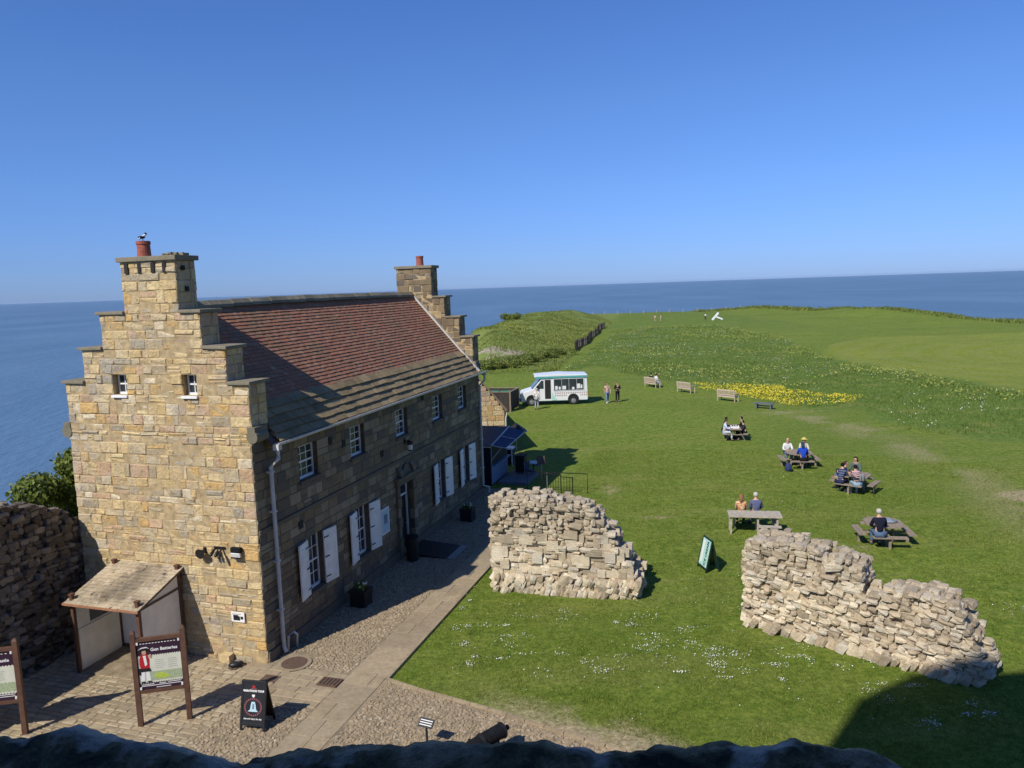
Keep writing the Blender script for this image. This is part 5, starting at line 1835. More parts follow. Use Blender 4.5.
r = thing('decking', 'pale grey deck platform in front of the kiosk', 'deck', W(19.3, 0), HROT)
m = MB()
for k in range(10):
    m.bb(.05 + k * .24, .28 + k * .24, -1.75, -.25, .12, .16)
m.build('boards', M['slab_grey'], r)
m = MB(); m.bb(.05, 2.44, -1.75, -1.7, 0, .12); m.bb(.05, .1, -1.7, -.25, 0, .12); m.build('frame', M['slab_grey'], r)
r = thing('freezer_box', 'navy upright box with a white top beyond the kiosk', 'freezer', (-.32, 42.6, 0), HROT)
m = MB(); m.bb(-.3, .3, -.28, .28, .05, .92); m.build('cabinet', M['navy'], r, bevel=.02)
m = MB(); m.bb(-.32, .32, -.3, .3, .92, 1.0); m.bb(-.32, -.28, -.3, -.26, 0, .95); m.build('lid', M['white_paint'], r)
r = thing('parasol', 'dark folded table umbrella top beside the awning', 'parasol', (.15, 44.4, 0), 0)
m = MB(); m.tube([(0, 0, 0), (0, 0, 2.0)], .025, 8); m.bb(-.2, .2, -.2, .2, 0, .06); m.build('pole', M['grey_metal'], r)
m = MB(); m.tube([(0, 0, 1.5), (0, 0, 1.62), (0, 0, 2.05)], [.65, .6, .03], 8); m.build('canopy', M['black'], r)


def railing(p0, p1, label, h=.95):
    p0, p1 = Vector((*p0, 0)), Vector((*p1, 0))
    d = p1 - p0
    r = thing('railing', label, 'railing', p0, math.atan2(d.y, d.x), 'black railings beyond the ruin')
    L = d.length
    m = MB(); m.tube([(0, 0, h), (L, 0, h)], .022, 8); m.build('rail', M['iron'], r)
    m = MB(); m.tube([(0, 0, .15), (L, 0, .15)], .016, 6); m.build('rail', M['iron'], r)
    for x in (0, L):
        m = MB(); m.tube([(x, 0, 0), (x, 0, h + .02)], .026, 8); m.build('post', M['iron'], r)
    m = MB()
    k = int(L / .12)
    for i in range(1, k):
        m.bb(L * i / k - .008, L * i / k + .008, -.008, .008, .15, h)
    m.build('bars', M['iron'], r)


railing((1.35, 36.6), (2.2, 36.2), 'black railing beyond the tall ruin, left panel', .9)
railing((2.2, 36.2), (2.75, 36.0), 'black railing beyond the tall ruin, middle panel', .8)
r = thing('handrail', 'plain grey handrail loop beyond the tall ruin', 'handrail', (.6, 36.9, 0), -.3)
m = MB(); m.tube([(0, 0, 0), (0, 0, .95), (3.0, 0, .95), (3.0, 0, 0)], .022, 8); m.build('rail', M['iron'], r)
m = MB(); m.tube([(1.0, 0, 0), (1.0, 0, .94)], .024, 8); m.build('post', M['grey_metal'], r)


def chair(loc, rotz, label):
    r = thing('chair', label, 'chair', loc, rotz, 'blue chairs by the kiosk')
    m = MB(); m.bb(-.2, .2, -.2, .2, .42, .46); m.build('seat', M['navy_awning'], r)
    m = MB(); m.bb(-.2, .2, .18, .21, .5, .85); m.build('backrest', M['navy_awning'], r)
    for x in (-.18, .18):
        for y in (-.18, .19):
            m = MB(); m.tube([(x, y, 0), (x, y, .42 if y < 0 else .85)], .014, 6); m.build('leg', M['grey_metal'], r)


chair((.75, 39.3, 0), R(40), 'blue chair nearest the railings')
chair((1.2, 40.4, 0), R(-140), 'blue chair farther from the railings')
r = thing('cafe_table', 'pale topped cafe table between the blue chairs', 'table', (1.0, 39.85, 0), 0)
m = MB(); m.tube([(0, 0, .7), (0, 0, .73)], .34, 16); m.build('tabletop', M['pipe'], r)
m = MB(); m.tube([(0, 0, 0), (0, 0, .7)], .03, 8); m.tube([(0, 0, 0), (0, 0, .03)], .22, 12); m.build('leg', M['iron'], r)
r = thing('notice_board', 'small brown board on a grey post behind the railings', 'notice board', (1.35, 38.6, 0), R(5))
m = MB(); m.tube([(0, 0, 0), (0, 0, 1.0)], .025, 8); m.build('post', M['grey_metal'], r)
m = MB(); m.box((0, -.02, 1.1), (.4, .03, .42), Matrix.Rotation(R(-20), 3, 'X')); m.build('board', M['dark_brown'], r)
r = thing('waste_bin', 'black square bin beside the deck', 'bin', (.35, 40.2, 0), HROT)
m = MB(); m.bb(-.28, .28, -.25, .25, 0, 1.0); m.build('body', M['black'], r, bevel=.02)
m = MB(); m.bb(-.3, .3, -.27, .27, 1.0, 1.06); m.build('lid', M['iron'], r)

# bin enclosure
fe = thing('board_fence', 'dark vertical board enclosure in front of the van', 'fence', (0, 0, 0))
cor = [(-.2, 60.9), (.5, 63.3), (-3.2, 64.2), (-4.0, 61.8)]
for (x0, y0), (x1, y1) in zip(cor, cor[1:] + cor[:1]):
    d = Vector((x1 - x0, y1 - y0, 0))
    L = d.length
    m = MB()
    k = int(L / .16)
    for i in range(k):
        p = Vector((x0, y0, 0)) + d * ((i + .5) / k)
        m.box(p + Vector((0, 0, .82 + rng.uniform(-.02, .02))), (.15, .022, 1.5), Matrix.Rotation(math.atan2(d.y, d.x), 3, 'Z'))
    m.build('boards', M['fence_dark'], fe)
    m = MB(); m.bar(Vector((x0, y0, 1.6)), Vector((x1, y1, 1.6)), .12, .05); m.build('top_rail', M['grey_wood'], fe)
for (x0, y0) in cor:
    m = MB(); m.bb(x0 - .06, x0 + .06, y0 - .06, y0 + .06, 0, 1.72); m.build('post', M['grey_wood'], fe)
for k in range(3):
    r = thing('wheelie_bin', ['green bin at the left inside the board enclosure', 'green bin in the middle inside the board enclosure', 'green bin at the right inside the board enclosure'][k], 'bin', (-2.35 + k * .85, 63.35 - k * .22, 0), R(-15), 'green bins in the enclosure')
    m = MB(); m.prism([(-.3, 0), (.3, 0), (.36, 1.3), (-.36, 1.3)], 1, -.32, .32); m.build('tub', M['bin_green'], r)
    m = MB(); m.box((0, 0, 1.36), (.78, .72, .08), Matrix.Rotation(R(6), 3, 'X')); m.build('lid', M['bin_green'], r, bevel=.02)

# ------------------------------------------------------------------ ice cream van, front to the left
van = thing('ice_cream_van', 'white ice cream van with an aqua roof band and big side window', 'van', (3.62, 64.6, 0), R(1.5))
VW = 1.0
prof = [(-2.95, .38), (-2.95, .95), (-2.85, 1.12), (-1.95, 1.38), (-1.25, 2.15), (-1.25, 2.3), (2.55, 2.3), (2.62, 2.2), (2.68, .42), (2.6, .36)]
m = MB(); m.prism(prof, 1, -VW, VW); vb = m.build('body', M['van_white'], van, bevel=.05)
m = MB(); m.prism([(-1.75, 2.42), (-1.62, 2.30), (2.62, 2.30), (2.66, 2.5), (1.2, 2.56), (.4, 2.62), (-.4, 2.58), (-1.72, 2.52)], 1, -VW - .06, VW + .06); rf = m.build('roof', M['van_white'], van, bevel=.03)
m = MB(); m.bb(-1.66, 2.68, -VW - .075, -VW - .062, 2.28, 2.44); m.bb(-1.70, -1.66, -VW - .07, VW + .07, 2.28, 2.42); m.build('roof_band', M['van_green'], van)
m = MB(); m.bar((-1.75, -VW + .05, 2.4), (-1.75, -VW + .05, 2.68), .04, .04); m.build('roof_lamp', M['lamp_white'], van)
m = MB(); m.bb(-.15, 2.35, -VW - .012, -VW - .002, 1.22, 2.2); m.build('serving_window', M['glass'], van)
m = MB()
for x in (-.19, .5, 1.1, 1.75, 2.36):
    w = .035 if x in (-.19, 2.36) else .009
    m.bb(x - w, x + w, -VW - .03, -VW - .013, 1.2, 2.22)
m.bb(-.19, 2.36, -VW - .03, -VW - .013, 1.19, 1.23); m.bb(-.19, 2.36, -VW - .03, -VW - .013, 2.18, 2.22); m.build('window_frame', M['van_white'], van)
m = MB()
for x, z, w, h in ((.05, 1.45, .22, .3), (.32, 1.42, .16, .24), (.7, 1.45, .3, .3), (1.45, 1.38, .2, .2), (1.9, 1.55, .28, .4), (2.15, 1.5, .14, .3)):
    m.bb(x - w / 2, x + w / 2, -VW - .016, -VW - .0125, z - h / 2, z + h / 2)
m.build('price_card', M['white_print'], van)
m = MB(); m.bb(-.92, -.42, -VW - .012, -VW - .002, .55, 2.15); m.build('side_door', M['inside'], van)
m = MB(); m.prism([(-1.75, 1.42), (-1.02, 1.42), (-1.02, 2.1), (-1.22, 2.1)], 1, -VW - .012, -VW - .002); m.build('cab_window', M['glass'], van)
m = MB(); m.add([(-1.99, -.86, 1.40), (-1.99, .86, 1.40), (-1.29, .84, 2.18), (-1.29, -.84, 2.18), (-1.94, -.86, 1.38), (-1.94, .86, 1.38), (-1.24, .84, 2.16), (-1.24, -.84, 2.16)], [(0, 1, 2, 3), (7, 6, 5, 4), (0, 4, 5, 1), (1, 5, 6, 2), (2, 6, 7, 3), (3, 7, 4, 0)])
m.v = [(x - .03, y, z + .03) for x, y, z in m.v]; m.build('windscreen', M['screen_glass'], van)
m = MB(); m.bb(-3.06, -2.9, -VW - .02, VW + .02, .38, .6); m.build('bumper', M['plastic_grey'], van, bevel=.03)
m = MB(); m.bb(-2.975, -2.945, -.5, .5, .7, .95); m.build('grille', M['black'], van)
for s in (-1, 1):
    m = MB(); m.bb(-2.98, -2.8, s * .82 - .13, s * .82 + .13, .72, .98); m.build('headlight', M['screen_glass'], van, bevel=.02)
    m = MB(); m.bb(-1.62, -1.5, s * (VW + .1) - .08, s * (VW + .1) + .08, 1.42, 1.7); m.build('mirror', M['black'], van, bevel=.02)
m = MB()
for row in range(2):
    for k in range(18):
        x = -.05 + k * .152
        z = .98 - row * .2
        if .98 < x < 1.95 and row == 1:
            continue
        m.prism([(x - .05, z + .07), (x + .05, z + .07), (x, z - .08)], 1, -VW - .01, -VW - .003)
m.build('cone_print', M['van_rust'], van)
m = MB(); m.add([(-.35, -VW - .012, .42), (.1, -VW - .012, .42), (-.35, -VW - .012, 1.1), (-.35, -VW - .003, .42), (.1, -VW - .003, .42), (-.35, -VW - .003, 1.1)], [(0, 1, 2), (5, 4, 3), (0, 3, 4, 1), (1, 4, 5, 2), (2, 5, 3, 0)]); m.build('side_motif', M['teal'], van)
for x in (-2.05, 1.45):
    m = MB(); 
    m.tube([(x, -VW - .006, .46), (x, -VW - .0035, .46)], .47, 20); m.build('wheel_arch', M['black'], van)
    for s in (-1, 1):
        m = MB(); m.tube([(x, s * (VW - .2), .345), (x, s * (VW + .02), .345)], .345, 24); wl = m.build('wheel', M['tyre'], van, bevel=.03)
        m = MB(); m.tube([(x, s * (VW + .015), .345), (x, s * (VW + .03), .345)], .2, 16); m.tube([(x, s * (VW + .03), .345), (x, s * (VW + .045), .345)], [.08, .06], 10); m.build('rim', M['grey_metal'], wl)
m = MB(); m.bb(2.66, 2.72, -.95, -.75, .7, 1.0); m.bb(2.66, 2.72, .75, .95, .7, 1.0); m.build('tail_light', M['red'], van)

# white leaning frame far away near the cliff
r = thing('white_frame', 'white leaning two-armed frame standing far off near the cliff edge', 'frame', (51.0, 190.6, .02), R(-10))
r.scale = (.85, .85, .9)
m = MB(); m.bar((-1.1, 0, 0), (.7, 0, 2.0), .4, .55); m.build('tall_arm', M['van_white'], r, bevel=.05)
m = MB(); m.bar((-.3, 0, 1.0), (1.9, 0, .12), .4, .4); m.build('low_arm', M['van_white'], r, bevel=.05)

# ------------------------------------------------------------------ terrain
LAND = [(-60, -40), (-26, 8), (-18.5, 25), (-12, 42), (-8.5, 62), (-7.0, 80), (-4.9, 97), (-3.2, 106), (-4.4, 118), (-5.8, 135), (-6.2, 150), (-3.5, 168), (1.0, 190), (5, 215), (10, 246), (28, 258), (52, 259), (74, 247), (88, 224), (96, 190), (99, 160), (104, 140), (130, 110), (200, 60), (200, -60)]
LP = np.array(LAND, float)


def pdist(X, Y, poly):
    """signed distance, positive outside"""
    d = np.full(X.shape, 1e9)
    ins = np.zeros(X.shape, bool)
    n = len(poly)
    for i in range(n):
        x0, y0 = poly[i]
        x1, y1 = poly[(i + 1) % n]
        ex, ey = x1 - x0, y1 - y0
        t = np.clip(((X - x0) * ex + (Y - y0) * ey) / (ex * ex + ey * ey), 0, 1)
        d = np.minimum(d, np.hypot(X - x0 - t * ex, Y - y0 - t * ey))
        c = ((y0 > Y) != (y1 > Y)) & (X < (x1 - x0) * (Y - y0) / (y1 - y0 + 1e-12) + x0)
        ins ^= c
    return np.where(ins, -d, d)


def vnoise(X, Y, s, seed=0):
    """cheap value noise"""
    x, y = X * s + seed * 17.3, Y * s - seed * 9.1
    xi, yi = np.floor(x), np.floor(y)
    fx, fy = x - xi, y - yi
    fx, fy = fx * fx * (3 - 2 * fx), fy * fy * (3 - 2 * fy)
    h = lambda a, b: np.modf(np.abs(np.sin(a * 127.1 + b * 311.7 + seed * 7.7) * 43758.5453))[0]
    return (h(xi, yi) * (1 - fx) + h(xi + 1, yi) * fx) * (1 - fy) + (h(xi, yi + 1) * (1 - fx) + h(xi + 1, yi + 1) * fx) * fy


def fbm(X, Y, s, seed=0, o=4):
    return sum(vnoise(X, Y, s * 2 ** k, seed + k) / 2 ** k for k in range(o)) / sum(1 / 2 ** k for k in range(o))


def sstep(x, a, b):
    t = np.clip((x - a) / (b - a), 0, 1)
    return t * t * (3 - 2 * t)


def fence_x(Y):
    return 9.5 + (Y - 113.6) * .194


def height(X, Y):
    X, Y = np.asarray(X, float), np.asarray(Y, float)
    d = pdist(X, Y, LP) + (fbm(X, Y, .12, 5) - .5) * 5 * sstep(Y, 60, 90)
    z = (fbm(X, Y, .045, 2) - .5) * .8 * sstep(Y, 70, 110) + (fbm(X, Y, .2, 9) - .5) * .3 * sstep(Y, 66, 80)
    left = fence_x(Y) - X
    bank = sstep(left, 1, 15) * sstep(Y, 98, 128) * (1 - sstep(Y, 215, 250))
    z = z + bank * (2.3 + 1.6 * (fbm(X, Y, .09, 4) - .5))
    z = z + 1.6 * np.exp(-((X - 90) / 9) ** 2 - ((Y - 190) / 32) ** 2) + 1.2 * np.exp(-((X - 80) / 10) ** 2 - ((Y - 236) / 12) ** 2)
    z = z - np.where(d > -2, .18 * np.clip(d + 2, 0, 4) ** 2, 0) - np.clip(d - 2, 0, None) * (1.05 + .5 * fbm(X, Y, .3, 8))
    return np.maximum(z, -66)


MEADOW = [(5.6, 88.0), (10.9, 94.2), (13.7, 81.7), (15.9, 76), (17.3, 75), (20.8, 64), (22.5, 57.4), (25.9, 57.3), (25.6, 52.9), (25.6, 49.5), (27.3, 46.2), (29.9, 44.2), (38, 36), (60, 40), (58, 52), (41.7, 60.0), (41.6, 61.8), (40.9, 70.7), (38.7, 80.9), (38.6, 88.5), (39.3, 97.4), (42.5, 112.8), (45.5, 134.6), (45.0, 157.5), (41.3, 172), (31.6, 170), (22.3, 160), (14.5, 125.0), (8.2, 98.9)]
YELLOW = [(16.8, 75.0), (19.6, 72.9), (23.1, 69.2), (25.7, 66.6), (27.4, 61.2), (25.8, 57.6), (21.8, 57.9), (20.3, 60.4), (18.8, 65), (17.0, 70.5)]
MOWN = [(39.3, 97.4), (38.7, 80.9), (40.9, 70.7), (41.6, 61.8), (58, 52), (90, 60), (130, 90), (110, 124.5), (78.1, 122.4), (67.3, 123.1), (56.7, 121.1), (46.3, 111.1)]
SCRUB_EDGE = None
ang = np.radians(np.concatenate([np.arange(-180, -44, 2.0), np.arange(-44, 44.001, .22), np.arange(46, 180.1, 2.0)]))
rad = [3.0]
while rad[-1] < 420:
    rad.append(rad[-1] * 1.0085)
rad = np.array(rad)
AA, RR = np.meshgrid(ang, rad)
X, Y = RR * np.sin(AA), RR * np.cos(AA)
Z = height(X, Y)
na, nr = len(ang), len(rad)
idx = np.arange(nr * na).reshape(nr, na)
F = np.stack([idx[:-1, :-1], idx[:-1, 1:], idx[1:, 1:], idx[1:, :-1]], -1).reshape(-1, 4)
d = pdist(X, Y, LP)
left = fence_x(Y) - X
wob = (fbm(X, Y, .25, 3) - .5) * 5
z_bank = sstep(left + wob * .3, -1.0, 1.0) * sstep(Y, 90, 98)
z_rough = np.maximum(sstep(-pdist(X, Y, MEADOW) + wob, -1, 1.5), z_bank)
z_far = sstep(d + wob, -9, -5) * sstep(Y, 130, 150)
z_rough = np.maximum(z_rough, z_far)
z_rough = np.maximum(z_rough, .75 * sstep(Y, 140, 175) * (X < 62) * (X > fence_x(Y)))
z_mown = sstep(-pdist(X, Y, MOWN) + wob * .15, -.5, .6) * (1 - z_rough * .9)
hr = np.hypot(X - 1, Y - 111)
z_rock = sstep(d + (fbm(X, Y, .5, 12) - .5) * 5, .8, 3.0)
z_rock = np.maximum(z_rock * sstep(fbm(X, Y, .16, 21), .34, .5), .8 * sstep(fbm(X, Y, .28, 33) - hr * .02, .5, .56) * z_bank)
# worn, dry turf along the edge of the cobbles and a few scuffs
A_ = (X - P0.x) * U.x + (Y - P0.y) * U.y
N_ = (X - P0.x) * U.y - (Y - P0.y) * U.x
edge_d = A_ + .30 + (N_ - 4.6) * .19
z_bare = (1 - sstep(edge_d + (fbm(X, Y, 1.3, 6) - .5) * 1.6, .0, 1.1)) * sstep(N_, 5.5, 8.5) * (N_ > 3.4)
DRY = [(20.5, 56), (22.5, 49), (22.8, 43), (22.2, 38), (21.5, 33), (20.5, 28)]
dd_ = np.full(X.shape, 1e9)
for (xa, ya), (xb, yb) in zip(DRY[:-1], DRY[1:]):
    tt_ = np.clip(((X - xa) * (xb - xa) + (Y - ya) * (yb - ya)) / ((xb - xa) ** 2 + (yb - ya) ** 2), 0, 1)
    dd_ = np.minimum(dd_, np.hypot(X - xa - tt_ * (xb - xa), Y - ya - tt_ * (yb - ya)))
z_bare = np.maximum(z_bare, .45 * np.exp(-(dd_ / 1.5) ** 2) * sstep(fbm(X, Y, .6, 15), .3, .7))
z_bare = np.maximum(z_bare, 2.2 * np.exp(-((X - 22.7) / 1.2) ** 2 - ((Y - 33.1) / .8) ** 2 + (fbm(X, Y, 1.2, 4) - .5) * 1.5))
z_bare = np.clip(z_bare, 0, 1)
for (cx, cy, rx, ry) in ((3.1, 33.4, .7, .28), (4.6, 36.4, .35, .9), (6.0, 31.8, .6, .2), (22.2, 32.8, .9, .5), (20.5, 56.6, 2.5, .3), (12.9, 27.4, .5, .2)):
    z_bare = np.maximum(z_bare, .8 * np.exp(-((X - cx) / rx) ** 2 - ((Y - cy) / ry) ** 2) * sstep(fbm(X, Y, 3, 2), .3, .6))


def terrain_mat():
    m, nt, b = new_mat('grassland')
    at = lambda n: (lambda q: (setattr(q, 'attribute_name', n), q.outputs['Fac'])[1])(nt.nodes.new('ShaderNodeAttribute'))
    n1, n2, n3, n4 = nz(nt, .35, 5, .6), nz(nt, 2.6, 8, .78), nz(nt, 7, 9, .85), nz(nt, .07, 4, .6)
    lawn = ramp_out(nt, n2.outputs['Fac'], [(.34, (.054, .096, .011)), (.46, (.112, .165, .020)), (.55, (.152, .203, .028)), (.66, (.25, .27, .058))])
    n7 = nz(nt, .9, 6, .7)
    lawn = mixc(nt, scaled(nt, mthr(nt, n7.outputs['Fac'], .5, .7), .7), lawn, (.19, .21, .045))
    lawn = mixc(nt, scaled(nt, mthr(nt, n1.outputs['Fac'], .5, .72), .5), lawn, (.18, .20, .042))
    lawn = mixc(nt, scaled(nt, mthr(nt, n4.outputs['Fac'], .45, .7), .5), lawn, (.092, .14, .018))
    # faint wheel and mower streaks that run across the slope
    tc = nt.nodes.new('ShaderNodeTexCoord'); mp = nt.nodes.new('ShaderNodeMapping')
    nt.links.new(tc.outputs['Object'], mp.inputs['Vector'])
    mp.inputs['Rotation'].default_value = (0, 0, R(28)); mp.inputs['Scale'].default_value = (.16, 1.0, 1)
    n5 = nz(nt, .5, 6, .7, vec=mp.outputs[0])
    lawn = mixc(nt, scaled(nt, mthr(nt, n5.outputs['Fac'], .52, .70), .5), lawn, (.215, .215, .06))
    mown = mixc(nt, 1.0, lawn, (1.25, 1.14, 1.05), 'MULTIPLY')
    wv = nt.nodes.new('ShaderNodeTexWave'); wv.wave_type = 'RINGS'; wv.rings_direction = 'Z'
    mp2 = nt.nodes.new('ShaderNodeMapping'); nt.links.new(tc.outputs['Object'], mp2.inputs['Vector'])
    mp2.inputs['Location'].default_value = (-72, -86, 0); mp2.inputs['Scale'].default_value = (1, 1, 0)
    nt.links.new(mp2.outputs[0], wv.inputs['Vector']); wv.inputs['Scale'].default_value = .085; wv.inputs['Distortion'].default_value = 1.2
    mown = mixc(nt, scaled(nt, wv.outputs['Fac'], .5), mown, (.19, .22, .055))
    rough = ramp_out(nt, n2.outputs['Fac'], [(.32, (.055, .105, .017)), (.5, (.10, .160, .026)), (.68, (.19, .215, .05))])
    rough = mixc(nt, scaled(nt, mthr(nt, n1.outputs['Fac'], .52, .68), .8), rough, (.20, .205, .05))
    c = mixc(nt, at('mown'), lawn, mown)
    c = mixc(nt, at('rough'), c, rough)
    bank = ramp_out(nt, n2.outputs['Fac'], [(.3, (.085, .125, .028)), (.5, (.17, .21, .048)), (.7, (.28, .285, .085))])
    c = mixc(nt, scaled(nt, at('bank'), .75), c, bank)
    bare = ramp_out(nt, n3.outputs['Fac'], [(.3, (.24, .19, .10)), (.7, (.44, .36, .22))])
    c = mixc(nt, at('bare'), c, bare)
    rk = ramp_out(nt, n2.outputs['Fac'], [(.3, (.2, .15, .11)), (.5, (.36, .30, .24)), (.7, (.5, .46, .4))])
    c = mixc(nt, at('rock'), c, rk)
    c = mixc(nt, .75, c, mixc(nt, 1.0, c, ramp_out(nt, n3.outputs['Fac'], [(.37, (.35, .42, .35)), (.63, (1.75, 1.68, 1.8))]), 'MULTIPLY'))
    nt.links.new(c, b.inputs['Base Color'])
    b.inputs['Roughness'].default_value = .95
    b.inputs['Specular IOR Level'].default_value = .12
    ad = nt.nodes.new('ShaderNodeMath'); ad.operation = 'ADD'
    nt.links.new(n3.outputs['Fac'], ad.inputs[0]); nt.links.new(n2.outputs['Fac'], ad.inputs[1])
    bump(nt, b, ad.outputs[0], .7, .06)
    return m


gr = np_mesh('ground', np.stack([X, Y, Z], -1).reshape(-1, 3), F, terrain_mat(), smooth=True)
for nm, arr in (('rough', z_rough), ('mown', z_mown), ('bare', z_bare), ('rock', z_rock), ('bank', z_bank)):
    a_ = gr.data.attributes.new(nm, 'FLOAT', 'POINT')
    a_.data.foreach_set('value', np.ascontiguousarray(arr, np.float32).ravel())
tag(gr, kind='structure')


# ------------------------------------------------------------------ vegetation scattered as ground cover
def blades(name, P, h, w, mat, lean=.35, label=None):
    """P (n,3); one triangle per blade"""
    n = len(P)
    th = nrng.uniform(0, 2 * np.pi, n)
    ph = nrng.uniform(0, 2 * np.pi, n)
    hh = h * nrng.uniform(.55, 1.3, n) if np.isscalar(h) else h * nrng.uniform(.6, 1.25, n)
    ww = w * nrng.uniform(.7, 1.3, n)
    dx, dy = np.cos(th) * ww / 2, np.sin(th) * ww / 2
    ln = lean * hh * nrng.uniform(.2, 1.3, n)
    V_ = np.empty((n, 3, 3))
    V_[:, 0] = P + np.stack([dx, dy, np.full(n, -.005)], -1)
    V_[:, 1] = P - np.stack([dx, dy, np.full(n, .005)], -1)
    V_[:, 2] = P + np.stack([np.cos(ph) * ln, np.sin(ph) * ln, hh], -1)
    o = np_mesh(name, V_.reshape(-1, 3), np.arange(n * 3).reshape(n, 3), mat)
    return tag(o, label, None, None, 'stuff')


def discs(P, rr, tilt=.5, k=6):
    n = len(P)
    c = nrng.normal(0, tilt, (n, 2))
    nv = np.stack([c[:, 0], c[:, 1], np.ones(n)], -1)
    nv /= np.linalg.norm(nv, axis=1)[:, None]
    e1 = np.cross(nv, [0, 1, 0.]); e1 /= np.linalg.norm(e1, axis=1)[:, None]
    e2 = np.cross(nv, e1)
    rr = rr * nrng.uniform(.7, 1.3, n)
    a = 2 * np.pi * np.arange(k) / k
    Vv = P[:, None, :] + rr[:, None, None] * (e1[:, None, :] * np.cos(a)[None, :, None] + e2[:, None, :] * np.sin(a)[None, :, None])
    return Vv.reshape(-1, 3), np.arange(n * k).reshape(n, k)


def on_ground(x, y, up=0.0):
    return np.stack([x, y, height(x, y) + up], -1)


def an(x, y):
    return (x - P0.x) * U.x + (y - P0.y) * U.y, (x - P0.x) * U.y - (y - P0.y) * U.x


YP = ypoly


def lawn_ok(x, y):
    a, n_ = an(x, y)
    d_ = pdist(a, n_, YP)
    return (d_ > .0) & (n_ > 3.55)


# near lawn blades, density falling with distance
N = 420000
r_ = 14.5 + (46 - 14.5) * nrng.random(N) ** 1.5
t_ = np.radians(nrng.uniform(-12, 37, N))
x, y = r_ * np.sin(t_), r_ * np.cos(t_)
k = lawn_ok(x, y)
x, y = x[k], y[k]
tuf = fbm(x, y, 1.1, 44)
k = nrng.random(len(x)) < .35 + .9 * tuf
x, y, tuf = x[k], y[k], tuf[k]
a, n_ = an(x, y)
dry = (a + .30 + (n_ - 4.6) * .19 < .55 * fbm(x, y, 1.3, 6) + .2) & (n_ > 6)
x, y, tuf = x[~dry], y[~dry], tuf[~dry]
rr_ = np.hypot(x, y)
blades('lawn_grass', on_ground(x, y), .022 + .055 * tuf ** 2, .012 + .0008 * (rr_ - 14), M['blade'], .9, 'short green lawn grass around the ruins')

# daisies
cl = [(1.6, 19.2, 1.1, 90), (4.1, 20.0, 1.2, 200), (5.6, 19.6, .8, 90), (5.3, 18.6, .9, 60), (6.7, 18.8, .7, 70), (-1.4, 21.8, .8, 60), (-1.9, 23.4, .5, 50), (-.1, 20.6, .8, 90), (-1.2, 20.2, .7, 50), (8.6, 17.4, .8, 70), (10.5, 16.3, .6, 70),
      (1.0, 21.9, 1.2, 60), (3.0, 21.5, 1.1, 80), (7.5, 19.0, .9, 60), (-2.6, 25.5, .4, 20), (9.3, 15.8, .9, 40), (14.5, 22.0, 2.0, 40), (13.5, 40.0, 3.0, 40), (12.0, 33, 4, 40)]
px, py = [], []
for cx, cy, s, n in cl:
    for sub in range(max(2, n // 14)):
        ox, oy = nrng.normal(cx, s * .6), nrng.normal(cy, s * .5)
        kk_ = int(n * 1.5 / max(2, n // 14)) + 1
        px.append(nrng.normal(ox, s * nrng.uniform(.08, .26), kk_)); py.append(nrng.normal(oy, s * nrng.uniform(.05, .16), kk_))
px.append(nrng.uniform(-2, 12, 260)); py.append(nrng.uniform(16, 26, 260))
x, y = np.concatenate(px), np.concatenate(py)
k = lawn_ok(x, y)
x, y = x[k], y[k]
v_, f_ = discs(on_ground(x, y, .05), .0115)
tag(np_mesh('daisies', v_, f_, M['daisy']), 'white daisies dotted in clusters over the lawn', None, None, 'stuff')


def scatter_in(poly, n, wob=0.0):
    p = np.array(poly)
    x = nrng.uniform(p[:, 0].min() - 2, p[:, 0].max() + 2, n)
    y = nrng.uniform(p[:, 1].min() - 2, p[:, 1].max() + 2, n)
    d_ = pdist(x, y, poly) + (fbm(x, y, .25, 3) - .5) * wob
    k = d_ < 0
    return x[k], y[k]


# rough meadow: tall blades and flower heads
x, y = scatter_in(MEADOW, 260000, 5)
k = nrng.random(len(x)) < np.clip(75 / np.hypot(x, y), .25, 1)
x, y = x[k], y[k]
tf = fbm(x, y, .5, 14)
blades('meadow_grass', on_ground(x, y), .08 + .26 * tf ** 1.8, .05, M['meadow'], .8, 'long rough meadow grass behind the benches')
# bank and cliff-top scrub
x = nrng.uniform(-8, 26, 200000); y = nrng.uniform(88, 232, 200000)
lf = fence_x(y) - x
k = (lf > -.6) & (pdist(x, y, LP) < 3.0) & (nrng.random(len(x)) < .5 * np.clip(110 / y, .3, 1)) & (fbm(x, y, .3, 28) > .38)
x, y = x[k], y[k]
tf = fbm(x, y, .35, 18)
blades('bank_scrub', on_ground(x, y), .10 + .6 * tf ** 2.6, .11, M['scrub'], .6, 'rough olive scrub covering the cliff-top bank')
x = nrng.uniform(60, 112, 60000); y = nrng.uniform(120, 262, 60000)
dd = pdist(x, y, LP)
k = (dd > -8) & (dd < 1) & (fbm(x, y, .12, 71) > .42)
x, y = x[k], y[k]
blades('edge_scrub', on_ground(x, y), .3 + .9 * fbm(x, y, .2, 61) ** 2, .22, M['scrub'], .6, 'dark rough growth along the far right cliff edge')
